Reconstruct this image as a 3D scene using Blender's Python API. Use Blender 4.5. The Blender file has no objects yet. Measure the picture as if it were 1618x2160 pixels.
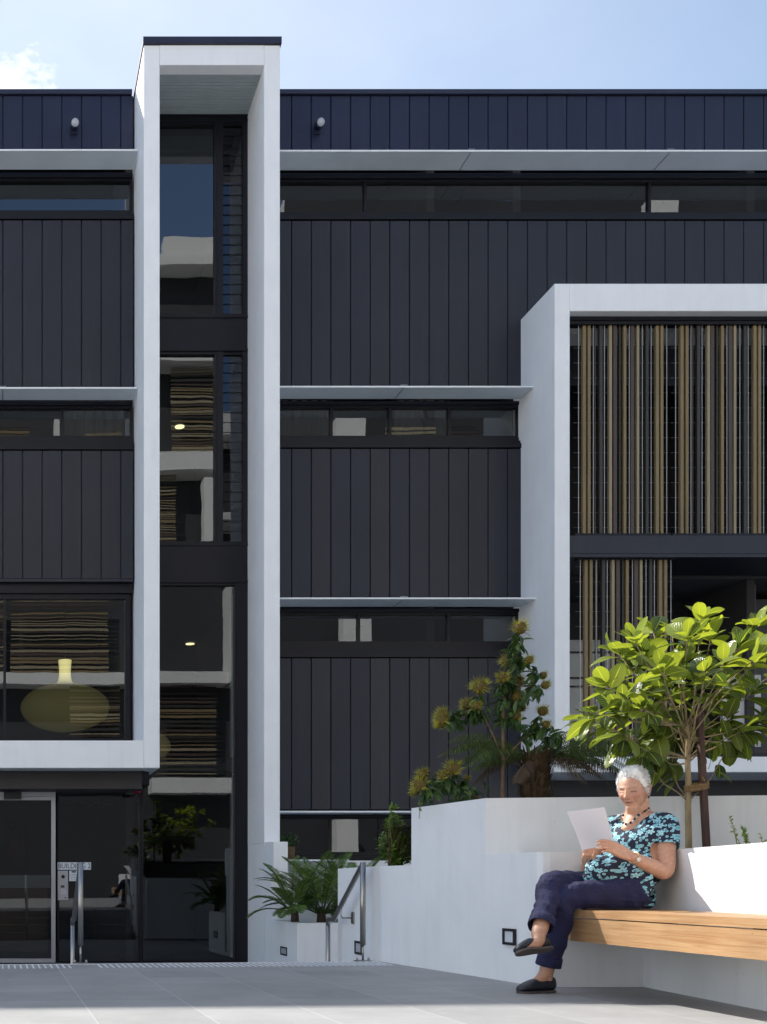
import bpy, bmesh, math, random
from mathutils import Vector, Matrix, noise
random.seed(7)
R = math.radians
C = bpy.context.scene.collection
S = bpy.context.scene

# ---------------------------------------------------------------- camera, sky, sun
CAMZ = 0.62
F = 2240.0            # focal length in source pixels (1618 x 2160)
def X(px, D): return (px + 10.0) / F * D
def Z(py, D): return CAMZ + (1860.0 - py) / F * D
def P(px, py, D): return Vector((X(px, D), D, Z(py, D)))

cam = bpy.data.cameras.new('camera'); camo = bpy.data.objects.new('camera', cam); C.objects.link(camo)
camo.location = (0, 0, CAMZ); camo.rotation_euler = (R(90), 0, 0)
cam.sensor_fit = 'VERTICAL'; cam.sensor_height = 36; cam.sensor_width = 36 * 1618 / 2160
cam.lens = 36 * F / 2160
cam.shift_x = (809 + 10) / 2160.0; cam.shift_y = (1860 - 1080) / 2160.0
cam.clip_end = 3000; cam.clip_start = 0.05
S.camera = camo
S.render.resolution_x = 767; S.render.resolution_y = 1024

SUN = Vector((-0.80, 1.0, 1.195)).normalized()
sun_el = math.asin(SUN.z); sun_az = math.atan2(SUN.x, SUN.y)
w = bpy.data.worlds.new('World'); S.world = w; w.use_nodes = True
nt = w.node_tree; nt.nodes.clear()
def nd(t, ty, **k):
    n = t.nodes.new(ty)
    for a, b in k.items():
        if a.startswith('i_'): n.inputs[a[2:].replace('_', ' ')].default_value = b
        else: setattr(n, a, b)
    return n
sky = nd(nt, 'ShaderNodeTexSky', sky_type='NISHITA', sun_disc=False, sun_elevation=sun_el, sun_rotation=sun_az,
         altitude=30.0, air_density=1.0, dust_density=0.15, ozone_density=1.8)
tc = nd(nt, 'ShaderNodeTexCoord')
mp = nd(nt, 'ShaderNodeMapping'); mp.inputs['Scale'].default_value = (1, 1, 2.0)
nz = nd(nt, 'ShaderNodeTexNoise'); nz.inputs['Scale'].default_value = 7.0; nz.inputs['Detail'].default_value = 9; nz.inputs['Roughness'].default_value = .62
nt.links.new(tc.outputs['Generated'], mp.inputs['Vector']); nt.links.new(mp.outputs[0], nz.inputs['Vector'])
# a bank of cloud over the left part of the roof, thin veil elsewhere
cd = Vector((-0.03, 1, 0.715)).normalized()
dst = nd(nt, 'ShaderNodeVectorMath', operation='DISTANCE'); dst.inputs[1].default_value = cd
nt.links.new(tc.outputs['Generated'], dst.inputs[0])
mr = nd(nt, 'ShaderNodeMapRange'); mr.inputs['From Min'].default_value = 0.0; mr.inputs['From Max'].default_value = 0.16
mr.inputs['To Min'].default_value = 0.205; mr.inputs['To Max'].default_value = -0.22
nt.links.new(dst.outputs['Value'], mr.inputs['Value'])
ad = nd(nt, 'ShaderNodeMath', operation='ADD'); nt.links.new(nz.outputs['Fac'], ad.inputs[0]); nt.links.new(mr.outputs[0], ad.inputs[1])
cr = nd(nt, 'ShaderNodeMapRange', interpolation_type='SMOOTHSTEP'); cr.inputs['From Min'].default_value = 0.56; cr.inputs['From Max'].default_value = 0.78
nt.links.new(ad.outputs[0], cr.inputs['Value'])
# thin high veil, thicker to the left
sx = nd(nt, 'ShaderNodeSeparateXYZ'); nt.links.new(tc.outputs['Generated'], sx.inputs[0])
vr = nd(nt, 'ShaderNodeMapRange'); vr.inputs['From Min'].default_value = 0.55; vr.inputs['From Max'].default_value = -0.05
vr.inputs['To Min'].default_value = 0.10; vr.inputs['To Max'].default_value = 0.75
nt.links.new(sx.outputs['X'], vr.inputs['Value'])
nz2 = nd(nt, 'ShaderNodeTexNoise'); nz2.inputs['Scale'].default_value = 3.0; nz2.inputs['Detail'].default_value = 5
nt.links.new(mp.outputs[0], nz2.inputs['Vector'])
vm = nd(nt, 'ShaderNodeMath', operation='MULTIPLY'); nt.links.new(vr.outputs[0], vm.inputs[0]); nt.links.new(nz2.outputs['Fac'], vm.inputs[1])
mxf = nd(nt, 'ShaderNodeMath', operation='MAXIMUM'); nt.links.new(cr.outputs[0], mxf.inputs[0]); nt.links.new(vm.outputs[0], mxf.inputs[1])
# unseen broken cloud added overhead, above the picture, to brighten the shaded facade
ov = nd(nt, 'ShaderNodeMapRange', interpolation_type='SMOOTHSTEP'); ov.inputs['From Min'].default_value = 0.66; ov.inputs['From Max'].default_value = 0.80
nt.links.new(sx.outputs['Z'], ov.inputs['Value'])
oc = nd(nt, 'ShaderNodeMapRange', interpolation_type='SMOOTHSTEP'); oc.inputs['From Min'].default_value = 0.50; oc.inputs['From Max'].default_value = 0.62
nt.links.new(nz2.outputs['Fac'], oc.inputs['Value'])
om = nd(nt, 'ShaderNodeMath', operation='MULTIPLY'); nt.links.new(ov.outputs[0], om.inputs[0]); nt.links.new(oc.outputs[0], om.inputs[1])
mx2 = nd(nt, 'ShaderNodeMath', operation='MAXIMUM'); nt.links.new(mxf.outputs[0], mx2.inputs[0]); nt.links.new(om.outputs[0], mx2.inputs[1]); mxf = mx2
fr_ = nd(nt, 'ShaderNodeMapRange', interpolation_type='SMOOTHSTEP'); fr_.inputs['From Min'].default_value = -0.35; fr_.inputs['From Max'].default_value = 0.35
nt.links.new(sx.outputs['Y'], fr_.inputs['Value'])
mf = nd(nt, 'ShaderNodeMath', operation='MULTIPLY'); nt.links.new(mxf.outputs[0], mf.inputs[0]); nt.links.new(fr_.outputs[0], mf.inputs[1]); mxf = mf
mix = nd(nt, 'ShaderNodeMix', data_type='RGBA')
mix.inputs['B'].default_value = (6.6, 6.9, 7.3, 1)
nt.links.new(mxf.outputs[0], mix.inputs['Factor']); nt.links.new(sky.outputs[0], mix.inputs['A'])
bg = nd(nt, 'ShaderNodeBackground'); bg.inputs['Strength'].default_value = 0.10
wo = nd(nt, 'ShaderNodeOutputWorld')
tint = nd(nt, 'ShaderNodeMix', data_type='RGBA', blend_type='MULTIPLY'); tint.inputs['B'].default_value = (.95, .88, .79, 1)
nt.links.new(fr_.outputs[0], tint.inputs['Factor']); nt.links.new(mix.outputs['Result'], tint.inputs['A'])
nt.links.new(tint.outputs['Result'], bg.inputs['Color']); nt.links.new(bg.outputs[0], wo.inputs['Surface'])

sl = bpy.data.lights.new('sun', 'SUN'); sl.energy = 3.0; sl.angle = R(0.53); sl.color = (1.0, 0.95, 0.88)
so = bpy.data.objects.new('sun', sl); C.objects.link(so)
so.rotation_euler = (-SUN).to_track_quat('-Z', 'Y').to_euler(); so.location = (-10, 30, 40)
S.view_settings.view_transform = 'Standard'; S.view_settings.look = 'None'
S.view_settings.exposure = 1.42; S.view_settings.gamma = 1
S.render.engine = 'CYCLES'

# ---------------------------------------------------------------- materials
def srgb(r, g, b):
    f = lambda c: (c/255/12.92) if c/255 <= .04045 else ((c/255+.055)/1.055)**2.4
    return (f(r), f(g), f(b), 1)
def mat(name, col, rough=.6, metal=0, var=0.0, scale=4, bump=0, bscale=60, spec=.5, coat=0, stretch=None, bdist=.01):
    m = bpy.data.materials.new(name); m.use_nodes = True; t = m.node_tree; b = t.nodes['Principled BSDF']
    c = col if len(col) == 4 else (*col, 1)
    b.inputs['Base Color'].default_value = c; b.inputs['Roughness'].default_value = rough; b.inputs['Metallic'].default_value = metal
    b.inputs['Specular IOR Level'].default_value = spec
    if coat: b.inputs['Coat Weight'].default_value = coat
    tc = t.nodes.new('ShaderNodeTexCoord'); vec = tc.outputs['Object']
    if stretch:
        mp = t.nodes.new('ShaderNodeMapping'); mp.inputs['Scale'].default_value = stretch
        t.links.new(vec, mp.inputs['Vector']); vec = mp.outputs[0]
    if var:
        n = t.nodes.new('ShaderNodeTexNoise'); n.inputs['Scale'].default_value = scale; n.inputs['Detail'].default_value = 6
        t.links.new(vec, n.inputs['Vector'])
        r = t.nodes.new('ShaderNodeMapRange'); r.inputs['From Min'].default_value = .3; r.inputs['From Max'].default_value = .7
        r.inputs['To Min'].default_value = 1 - var; r.inputs['To Max'].default_value = 1 + var
        t.links.new(n.outputs['Fac'], r.inputs['Value'])
        h = t.nodes.new('ShaderNodeHueSaturation'); h.inputs['Color'].default_value = c
        t.links.new(r.outputs[0], h.inputs['Value']); t.links.new(h.outputs[0], b.inputs['Base Color'])
    if bump:
        n = t.nodes.new('ShaderNodeTexNoise'); n.inputs['Scale'].default_value = bscale; n.inputs['Detail'].default_value = 4
        t.links.new(vec, n.inputs['Vector'])
        bp = t.nodes.new('ShaderNodeBump'); bp.inputs['Strength'].default_value = bump; bp.inputs['Distance'].default_value = bdist
        t.links.new(n.outputs['Fac'], bp.inputs['Height']); t.links.new(bp.outputs[0], b.inputs['Normal'])
    return m
def emit(name, col, s):
    m = bpy.data.materials.new(name); m.use_nodes = True; t = m.node_tree; t.nodes.clear()
    e = t.nodes.new('ShaderNodeEmission'); e.inputs[0].default_value = col; e.inputs[1].default_value = s
    o = t.nodes.new('ShaderNodeOutputMaterial'); t.links.new(e.outputs[0], o.inputs[0]); return m
def glass(name, tint=(.55, .6, .62, 1), refl=.10, wob=.0007, wscale=1.1):
    m = bpy.data.materials.new(name); m.use_nodes = True; t = m.node_tree; t.nodes.clear(); L = t.links
    o = t.nodes.new('ShaderNodeOutputMaterial')
    tr = t.nodes.new('ShaderNodeBsdfTransparent'); tr.inputs[0].default_value = tint
    gl = t.nodes.new('ShaderNodeBsdfGlossy'); gl.inputs['Roughness'].default_value = 0.0; gl.inputs[0].default_value = (.93, .97, 1, 1)
    tc = t.nodes.new('ShaderNodeTexCoord'); n = t.nodes.new('ShaderNodeTexNoise'); n.inputs['Scale'].default_value = wscale; n.inputs['Detail'].default_value = 2
    L.new(tc.outputs['Object'], n.inputs['Vector'])
    bp = t.nodes.new('ShaderNodeBump'); bp.inputs['Strength'].default_value = 1; bp.inputs['Distance'].default_value = wob
    L.new(n.outputs['Fac'], bp.inputs['Height']); L.new(bp.outputs[0], gl.inputs['Normal'])
    fr = t.nodes.new('ShaderNodeLayerWeight'); fr.inputs['Blend'].default_value = .25
    mr = t.nodes.new('ShaderNodeMapRange'); mr.inputs['To Min'].default_value = refl; mr.inputs['To Max'].default_value = .9
    L.new(fr.outputs['Fresnel'], mr.inputs['Value'])
    mx = t.nodes.new('ShaderNodeMixShader'); L.new(mr.outputs[0], mx.inputs[0]); L.new(tr.outputs[0], mx.inputs[1]); L.new(gl.outputs[0], mx.inputs[2])
    L.new(mx.outputs[0], o.inputs[0]); return m

M = {}
M['white'] = mat('white_render', (.81, .815, .83), .75, var=.05, scale=1.5, bump=.35, bscale=140, bdist=.004)
M['white_smooth'] = mat('white_paint', (.90, .905, .915), .55, var=.03, scale=2)
def cladding_mat(name, col, rough):
    m = mat(name, col, rough, var=.16, scale=.9, spec=.45); t = m.node_tree; L = t.links; b = t.nodes['Principled BSDF']
    src = b.inputs['Base Color'].links[0].from_socket
    g = t.nodes.new('ShaderNodeNewGeometry'); r = t.nodes.new('ShaderNodeMapRange'); r.inputs['To Min'].default_value = .9; r.inputs['To Max'].default_value = 1.1; L.new(g.outputs['Random Per Island'], r.inputs['Value'])
    h = t.nodes.new('ShaderNodeHueSaturation'); L.new(src, h.inputs['Color']); L.new(r.outputs[0], h.inputs['Value'])
    tc = t.nodes.new('ShaderNodeTexCoord'); mp = t.nodes.new('ShaderNodeMapping'); mp.inputs['Scale'].default_value = (14, 14, .5); L.new(tc.outputs['Object'], mp.inputs[0])
    n = t.nodes.new('ShaderNodeTexNoise'); n.inputs['Scale'].default_value = 1.5; n.inputs['Detail'].default_value = 6; L.new(mp.outputs[0], n.inputs[0])
    q = t.nodes.new('ShaderNodeMapRange'); q.inputs['From Min'].default_value = .55; q.inputs['From Max'].default_value = .8; q.inputs['To Max'].default_value = .10; L.new(n.outputs['Fac'], q.inputs['Value'])
    mx = nd(t, 'ShaderNodeMix', data_type='RGBA'); L.new(q.outputs[0], mx.inputs['Factor']); L.new(h.outputs[0], mx.inputs['A']); mx.inputs['B'].default_value = (.10, .10, .11, 1); L.new(mx.outputs['Result'], b.inputs['Base Color'])
    rr = t.nodes.new('ShaderNodeMapRange'); rr.inputs['To Min'].default_value = rough - .07; rr.inputs['To Max'].default_value = rough + .1; L.new(g.outputs['Random Per Island'], rr.inputs['Value']); L.new(rr.outputs[0], b.inputs['Roughness'])
    n2 = t.nodes.new('ShaderNodeTexNoise'); n2.inputs['Scale'].default_value = 1.2; L.new(tc.outputs['Object'], n2.inputs[0]); bp = t.nodes.new('ShaderNodeBump'); bp.inputs['Strength'].default_value = .6; bp.inputs['Distance'].default_value = .02; L.new(n2.outputs['Fac'], bp.inputs['Height']); L.new(bp.outputs[0], b.inputs['Normal'])
    return m
M['clad'] = cladding_mat('dark_cladding', (.0150, .0165, .0265), .44)
M['clad_top'] = cladding_mat('sky_tinted_cladding', (.010, .014, .040), .40)  # top boards: sky reflection put into a bluer base colour
M['frame'] = mat('dark_window_frame', (.006, .006, .011), .42, var=.15, scale=3, spec=.3)
M['cap'] = mat('parapet_flashing', (.019, .022, .045), .35, var=.1)
M['shade_metal'] = mat('silver_sunshade', (.72, .79, .84), .4, metal=.0, var=.08, scale=1.2)
M['shade_edge'] = mat('sunlit_shade_edge', (.82, .84, .86), .4)  # near-white colour stands for sun catching the front edge
M['soffit'] = mat('grey_soffit', (.40, .45, .47), .6, var=.05)
def weather(m, amt=.16, specks=True):
    t = m.node_tree; L = t.links; b = t.nodes['Principled BSDF']; src = b.inputs['Base Color'].links[0].from_socket
    tc = t.nodes.new('ShaderNodeTexCoord'); mp = t.nodes.new('ShaderNodeMapping'); mp.inputs['Scale'].default_value = (7, 7, .8); L.new(tc.outputs['Object'], mp.inputs[0])
    n = t.nodes.new('ShaderNodeTexNoise'); n.inputs['Scale'].default_value = 1.6; n.inputs['Detail'].default_value = 8; n.inputs['Roughness'].default_value = .65; L.new(mp.outputs[0], n.inputs[0])
    q = t.nodes.new('ShaderNodeMapRange'); q.inputs['From Min'].default_value = .5; q.inputs['From Max'].default_value = .8; q.inputs['To Max'].default_value = amt; L.new(n.outputs['Fac'], q.inputs['Value'])
    mx = nd(t, 'ShaderNodeMix', data_type='RGBA'); L.new(q.outputs[0], mx.inputs['Factor']); L.new(src, mx.inputs['A']); mx.inputs['B'].default_value = (.42, .41, .38, 1); out = mx.outputs['Result']
    if specks:
        v = t.nodes.new('ShaderNodeTexVoronoi'); v.inputs['Scale'].default_value = 9; L.new(tc.outputs['Object'], v.inputs[0])
        l = nd(t, 'ShaderNodeMapRange'); l.inputs['From Min'].default_value = .012; l.inputs['From Max'].default_value = .035; l.inputs['To Min'].default_value = .75; l.inputs['To Max'].default_value = 0; L.new(v.outputs['Distance'], l.inputs[0])
        m2 = nd(t, 'ShaderNodeMix', data_type='RGBA'); L.new(l.outputs[0], m2.inputs['Factor']); L.new(out, m2.inputs['A']); m2.inputs['B'].default_value = (.16, .15, .14, 1); out = m2.outputs['Result']
    L.new(out, b.inputs['Base Color'])
weather(M['white'], .15); weather(M['white_smooth'], .12, False)
M['glass'] = glass('window_glass')
M['glass_lobby'] = glass('lobby_glass', (.5, .53, .55, 1), .085, .0005, .8)
M['glass_dark'] = glass('louvre_glass', (.35, .35, .38, 1), .045, .0003, 2)
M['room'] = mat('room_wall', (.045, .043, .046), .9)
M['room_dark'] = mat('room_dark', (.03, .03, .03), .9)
M['steel'] = mat('brushed_steel', (.36, .35, .33), .3, metal=1, var=.08, scale=30, stretch=(1, 1, .05))
M['alu'] = mat('anodised_aluminium', (.42, .42, .45), .4, metal=.6, var=.05)
M['black'] = mat('black_metal', (.012, .014, .018), .35)
M['soil'] = mat('soil', (.05, .035, .025), .95, var=.4, scale=20, bump=.8, bscale=30)
M['bark'] = mat('pale_bark', (.32, .24, .135), .85, var=.3, scale=30, bump=.7, bscale=50, stretch=(1, 1, .3))
M['stake'] = mat('brown_stake', (.085, .045, .035), .8, var=.3, scale=12, stretch=(4, 4, .4), bump=.5, bscale=20)
M['hessian'] = mat('hessian', (.30, .19, .09), .95, var=.3, scale=60, bump=1, bscale=200)
M['tan'] = mat('tan_slat', (.215, .155, .075), .55, var=.12, scale=1.2)
M['sand'] = mat('sand_slat', (.29, .24, .15), .55, var=.1, scale=1.2)
M['brown'] = mat('brown_slat', (.07, .045, .036), .55, var=.1, scale=1.2)
M['gslat'] = mat('grey_slat', (.036, .033, .028), .55)
M['wire'] = mat('steel_wire', (.5, .5, .5), .35, metal=.7)

# ---------------------------------------------------------------- mesh helpers
class MB:
    def __init__(s): s.v = []; s.f = []; s.mi = []; s.uv = []; s.col = []; s.smooth = []
    def add(s, vs, fs, mi=0, smooth=False, uvs=None, col=None):
        o = len(s.v); s.v += [Vector(p) for p in vs]
        for f in fs:
            s.f.append([o + i for i in f]); s.mi.append(mi); s.smooth.append(smooth)
        s.uv += uvs if uvs else [(0, 0)] * len(vs)
        s.col += [col or (1, 1, 1, 1)] * len(vs)
        return s
    def box(s, x0, x1, y0, y1, z0, z1, mi=0):
        return s.add([(x0,y0,z0),(x1,y0,z0),(x1,y1,z0),(x0,y1,z0),(x0,y0,z1),(x1,y0,z1),(x1,y1,z1),(x0,y1,z1)],
                     [(0,3,2,1),(4,5,6,7),(0,1,5,4),(1,2,6,5),(2,3,7,6),(3,0,4,7)], mi)
    def bbox(s, x0, x1, y0, y1, z0, z1, b=.004, mi=0):      # box whose four front vertical/horizontal edges are bevelled
        vs = [(x0,y1,z0),(x1,y1,z0),(x1,y1,z1),(x0,y1,z1),(x0,y0+b,z0),(x1,y0+b,z0),(x1,y0+b,z1),(x0,y0+b,z1),
              (x0+b,y0,z0+b),(x1-b,y0,z0+b),(x1-b,y0,z1-b),(x0+b,y0,z1-b)]
        return s.add(vs, [(0,3,2,1),(0,1,5,4),(1,2,6,5),(2,3,7,6),(3,0,4,7),(4,5,9,8),(5,6,10,9),(6,7,11,10),(7,4,8,11),(8,9,10,11)], mi)
    def prism(s, poly, z0, z1, mi=0):
        n = len(poly)
        a = z0 if callable(z0) else (lambda x, y: z0); b = z1 if callable(z1) else (lambda x, y: z1)
        vs = [(x, y, a(x, y)) for x, y in poly] + [(x, y, b(x, y)) for x, y in poly]
        fs = [tuple(range(n))[::-1], tuple(range(n, 2*n))] + [(i, (i+1) % n, n+(i+1) % n, n+i) for i in range(n)]
        return s.add(vs, fs, mi)
    def tube(s, pts, rad, n=10, mi=0, cap=True, smooth=True, flat=None, col=None):
        pts = [Vector(p) for p in pts]; 
        if not hasattr(rad, '__len__'): rad = [rad] * len(pts)
        vs = []; up = Vector((0, 0, 1))
        T0 = (pts[1] - pts[0]).normalized()
        if abs(T0.dot(up)) > .9: up = Vector((0, 1, 0))
        N = (up - T0 * T0.dot(up)).normalized()
        for i, p in enumerate(pts):
            a = pts[max(i-1, 0)]; b = pts[min(i+1, len(pts)-1)]; T = (b - a).normalized()
            N = (N - T * T.dot(N)).normalized(); B = T.cross(N)
            for k in range(n):
                t = 2*math.pi*k/n; vs.append(p + (N*math.cos(t) + B*math.sin(t)) * rad[i])
        fs = []
        for i in range(len(pts)-1):
            for k in range(n):
                fs.append((i*n+k, i*n+(k+1) % n, (i+1)*n+(k+1) % n, (i+1)*n+k))
        if cap: fs += [tuple(range(n))[::-1], tuple(range((len(pts)-1)*n, len(pts)*n))]
        return s.add(vs, fs, mi, smooth, col=col)
    def ball(s, c, r, nu=16, nv=10, mi=0, rot=None):
        c = Vector(c); r = r if hasattr(r, '__len__') else (r, r, r); vs = []; fs = []
        for j in range(nv+1):
            ph = math.pi*j/nv
            for i in range(nu):
                th = 2*math.pi*i/nu
                p = Vector((math.sin(ph)*math.cos(th)*r[0], math.sin(ph)*math.sin(th)*r[1], math.cos(ph)*r[2]))
                if rot is not None: p = rot @ p
                vs.append(c + p)
        for j in range(nv):
            for i in range(nu): fs.append((j*nu+i, (j+1)*nu+i, (j+1)*nu+(i+1) % nu, j*nu+(i+1) % nu))
        return s.add(vs, fs, mi, True)
    def build(s, name, mats, parent=None, fix=True, uv=False, col=False):
        me = bpy.data.meshes.new(name)
        org = Vector((0, 0, 0)) if parent is None else Vector(parent.get('_o', (0, 0, 0)))
        me.from_pydata([p - org for p in s.v], [], s.f)
        for m in (mats if isinstance(mats, (list, tuple)) else [mats]): me.materials.append(m)
        for p, mi, sm in zip(me.polygons, s.mi, s.smooth): p.material_index = mi; p.use_smooth = sm
        if uv:
            l = me.uv_layers.new(name='UVMap')
            for lp in me.loops: l.data[lp.index].uv = s.uv[lp.vertex_index]
        if col:
            a = me.color_attributes.new('Col', 'FLOAT_COLOR', 'POINT')
            for i, c in enumerate(s.col): a.data[i].color = c
        if fix:
            b = bmesh.new(); b.from_mesh(me); bmesh.ops.remove_doubles(b, verts=b.verts, dist=1e-6) if not (uv or col) else None
            bmesh.ops.recalc_face_normals(b, faces=b.faces); b.to_mesh(me); b.free()
        me.update()
        o = bpy.data.objects.new(name, me); C.objects.link(o)
        if parent is not None: o.parent = parent; o['_o'] = list(org)
        return o
def tag(o, label=None, cat=None, group=None, kind=None):
    if label: o['label'] = label
    if cat: o['category'] = cat
    if group: o['group'] = group
    if kind: o['kind'] = kind
    return o
def thing(name, label, cat, loc, group=None):
    o = bpy.data.objects.new(name, None); C.objects.link(o); o.location = loc; o['_o'] = list(loc); o.empty_display_size = .2
    return tag(o, label, cat, group)
def box(name, m, parent, *a): return MB().box(*a).build(name, m, parent)

# ---------------------------------------------------------------- ground
def plaza_z(x, y=0): return -0.01 + 0.008 * min(0, x - 3.0)
def paving_mat():
    m = mat('grey_paving', (.305, .307, .308), .6, var=.10, scale=2.2, bump=.15, bscale=120, bdist=.003)
    t = m.node_tree; L = t.links; b = t.nodes['Principled BSDF']
    src = b.inputs['Base Color'].links[0].from_socket
    tc = t.nodes.new('ShaderNodeTexCoord'); sp = t.nodes.new('ShaderNodeSeparateXYZ'); L.new(tc.outputs['Object'], sp.inputs[0])
    def line(axis, off, step, wd):
        a = nd(t, 'ShaderNodeMath', operation='SUBTRACT'); L.new(sp.outputs[axis], a.inputs[0]); a.inputs[1].default_value = off
        p = nd(t, 'ShaderNodeMath', operation='PINGPONG'); L.new(a.outputs[0], p.inputs[0]); p.inputs[1].default_value = step/2
        c = nd(t, 'ShaderNodeMath', operation='LESS_THAN'); L.new(p.outputs[0], c.inputs[0]); c.inputs[1].default_value = wd/2
        return c.outputs[0]
    l1 = line('X', .472, .546, .005); l2 = line('Y', 4.95, .44, .004)
    m1 = nd(t, 'ShaderNodeMix', data_type='RGBA'); L.new(l2, m1.inputs['Factor']); L.new(src, m1.inputs['A']); m1.inputs['B'].default_value = (.22, .22, .22, 1)
    m2 = nd(t, 'ShaderNodeMix', data_type='RGBA'); L.new(l1, m2.inputs['Factor']); L.new(m1.outputs['Result'], m2.inputs['A']); m2.inputs['B'].default_value = (.46, .465, .47, 1)
    # each tile its own slight tone
    fx = nd(t, 'ShaderNodeVectorMath', operation='SNAP'); fx.inputs[1].default_value = (.546, .44, 9)
    ao = nd(t, 'ShaderNodeVectorMath', operation='SUBTRACT'); L.new(tc.outputs['Object'], ao.inputs[0]); ao.inputs[1].default_value = (.472-.546*20, 4.95-.44*60, 0)
    L.new(ao.outputs[0], fx.inputs[0])
    wn = nd(t, 'ShaderNodeTexWhiteNoise'); L.new(fx.outputs[0], wn.inputs['Vector'])
    rg = nd(t, 'ShaderNodeMapRange'); rg.inputs['To Min'].default_value = .88; rg.inputs['To Max'].default_value = 1.06; L.new(wn.outputs['Value'], rg.inputs['Value'])
    hs = nd(t, 'ShaderNodeHueSaturation'); L.new(rg.outputs[0], hs.inputs['Value']); L.new(m2.outputs['Result'], hs.inputs['Color'])
    L.new(hs.outputs[0], b.inputs['Base Color'])
    return m
M['paving'] = paving_mat(); weather(M['paving'], .35)
M['ground'] = mat('concrete_ground', (.22, .22, .22), .8, var=.1, scale=1)
b = MB(); b.add([(-400,-400,-.62),(400,-400,-.62),(400,400,-.62),(-400,400,-.62)], [(0,1,2,3)])
tag(b.build('ground', M['ground']), kind='structure')
EDGE = 8.36
b = MB(); xs = [-14, -8, -4, -1, 3.0, 3.4, 3.95, 16]
for i in range(len(xs)-1):
    x0, x1 = xs[i], xs[i+1]; y1 = EDGE if x1 <= 3.4 else (6.45 if x1 <= 4 else 2.0)
    b.prism([(x0,-9),(x1,-9),(x1,y1),(x0,y1)], -.619, plaza_z)
tag(b.build('plaza', M['paving']), kind='structure')
b = MB()
for k in range(3):
    b.box(-14, 3.0, EDGE + .002 + .31*k, EDGE + .31*(k+1), -.618, -.15*(k+1) - .01)
tag(b.build('steps', M['paving']), kind='structure')
b = MB(); b.box(-14, 3.0, EDGE-.004, EDGE+.0005, -.10, plaza_z(0)+.0 )
b = MB()
M['stripe'] = mat('white_tactile', (.72, .74, .78), .5)
x = -.6
while x < 3.0:
    if not (.60 < x < .76):
        z = plaza_z(x); b.box(x, x+.013, EDGE-.38, EDGE-.05, z-.003, z+.004)
    x += .0465
for i in range(30):
    x0 = -.6 + i*.12; x1 = x0 + .12; z = plaza_z(x0); b.box(x0, x1, EDGE-.025, EDGE-.002, z-.003, z+.0045)
tag(b.build('tactile_strip', M['stripe']), 'row of thin white tactile bars along the top edge of the steps', 'tactile strip')

# ---------------------------------------------------------------- the apartment building
D0 = 16.0
bld = thing('apartment_building', 'dark clad apartment building with white portal frames, thin sunshades and tinted windows', 'building', (3, 16, -.6))
def zz(py, D=D0): return Z(py, D)
# bands: (py_top, py_bottom) of cladding in the right wing / left wing
XL0, XL1 = -16.0, 2.075          # left wing
XT0, XT1 = 2.10, 3.80            # glazed tower bay
XR0, XR1 = 4.03, 22.0            # right wing
XBOX = 7.935
def clad(name, x0, x1, z0, z1, seam0, pitch, m, drip=False):
    b = MB(); g = .011
    s = [seam0 + pitch*i for i in range(-80, 90)]
    s = [v for v in s if x0 + .02 < v < x1 - .02]; s = [x0] + s + [x1]
    for i in range(len(s)-1):
        b.bbox(s[i] + (g if i else 0), s[i+1], D0 - .03, D0 + .012, z0, z1, .006)
    b.box(x0, x1, D0 + .013, D0 + .20, z0, z1)
    if drip: b.box(x0, x1, D0 - .036, D0 - .002, z0 - .045, z0 - .003)
    return b.build(name, m, bld)
PITCH = 41.4/140
SR = X(613.3, D0); SLF = X(5.3, D0)
# right wing
clad('cladding', XR0, XR1, zz(321), zz(205), SR, PITCH, M['clad_top'])
clad('cladding', XR0, XR1, zz(816), zz(468), SR, PITCH, M['clad'])
clad('cladding', XR0, XBOX, zz(1261), zz(948), SR, PITCH, M['clad'])
clad('cladding', XR0, XBOX, zz(1708), zz(1389), SR, PITCH, M['clad'])
# left wing
clad('cladding', XL0, XL1, zz(318), zz(205), SLF, PITCH, M['clad_top'])
clad('cladding', XL0, XL1, zz(818), zz(467), SLF, PITCH, M['clad'])
clad('cladding', XL0, XL1, zz(1222), zz(952), SLF, PITCH, M['clad'], True)
# parapet
for x0, x1 in ((XL0, XL1 - .02), (XR0, XR1)):
    b = MB(); b.bbox(x0, x1, D0 - .07, D0 + .25, zz(204.5), zz(187, D0-.07), .006); b.build('parapet', M['cap'], bld)
box('roof', M['room_dark'], bld, XL0, XR1, D0 + .26, 27, zz(204), zz(196))
# end walls + back wall close the volume
b = MB(); b.box(XL0-.2, XR1+.2, 27, 27.2, -.6, 12.4); b.box(XL0-.2, XL0-.001, D0, 26.99, -.6, 12.4); b.box(XR1+.001, XR1+.2, D0, 26.99, -.6, 12.4)
b.build('rear_wall', M['clad'], bld)
# rooms: floors, ceilings, partitions, back walls
b = MB()
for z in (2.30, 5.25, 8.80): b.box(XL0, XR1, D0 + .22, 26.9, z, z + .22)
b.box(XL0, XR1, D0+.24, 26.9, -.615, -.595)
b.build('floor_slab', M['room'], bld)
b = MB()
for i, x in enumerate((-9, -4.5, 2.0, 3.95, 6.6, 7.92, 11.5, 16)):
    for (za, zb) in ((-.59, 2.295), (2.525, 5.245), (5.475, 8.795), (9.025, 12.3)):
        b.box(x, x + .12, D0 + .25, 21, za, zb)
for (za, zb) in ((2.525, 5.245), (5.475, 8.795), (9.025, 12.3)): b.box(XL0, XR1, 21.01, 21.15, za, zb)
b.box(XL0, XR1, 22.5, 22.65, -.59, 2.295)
b.build('partition', M['room'], bld)

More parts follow.
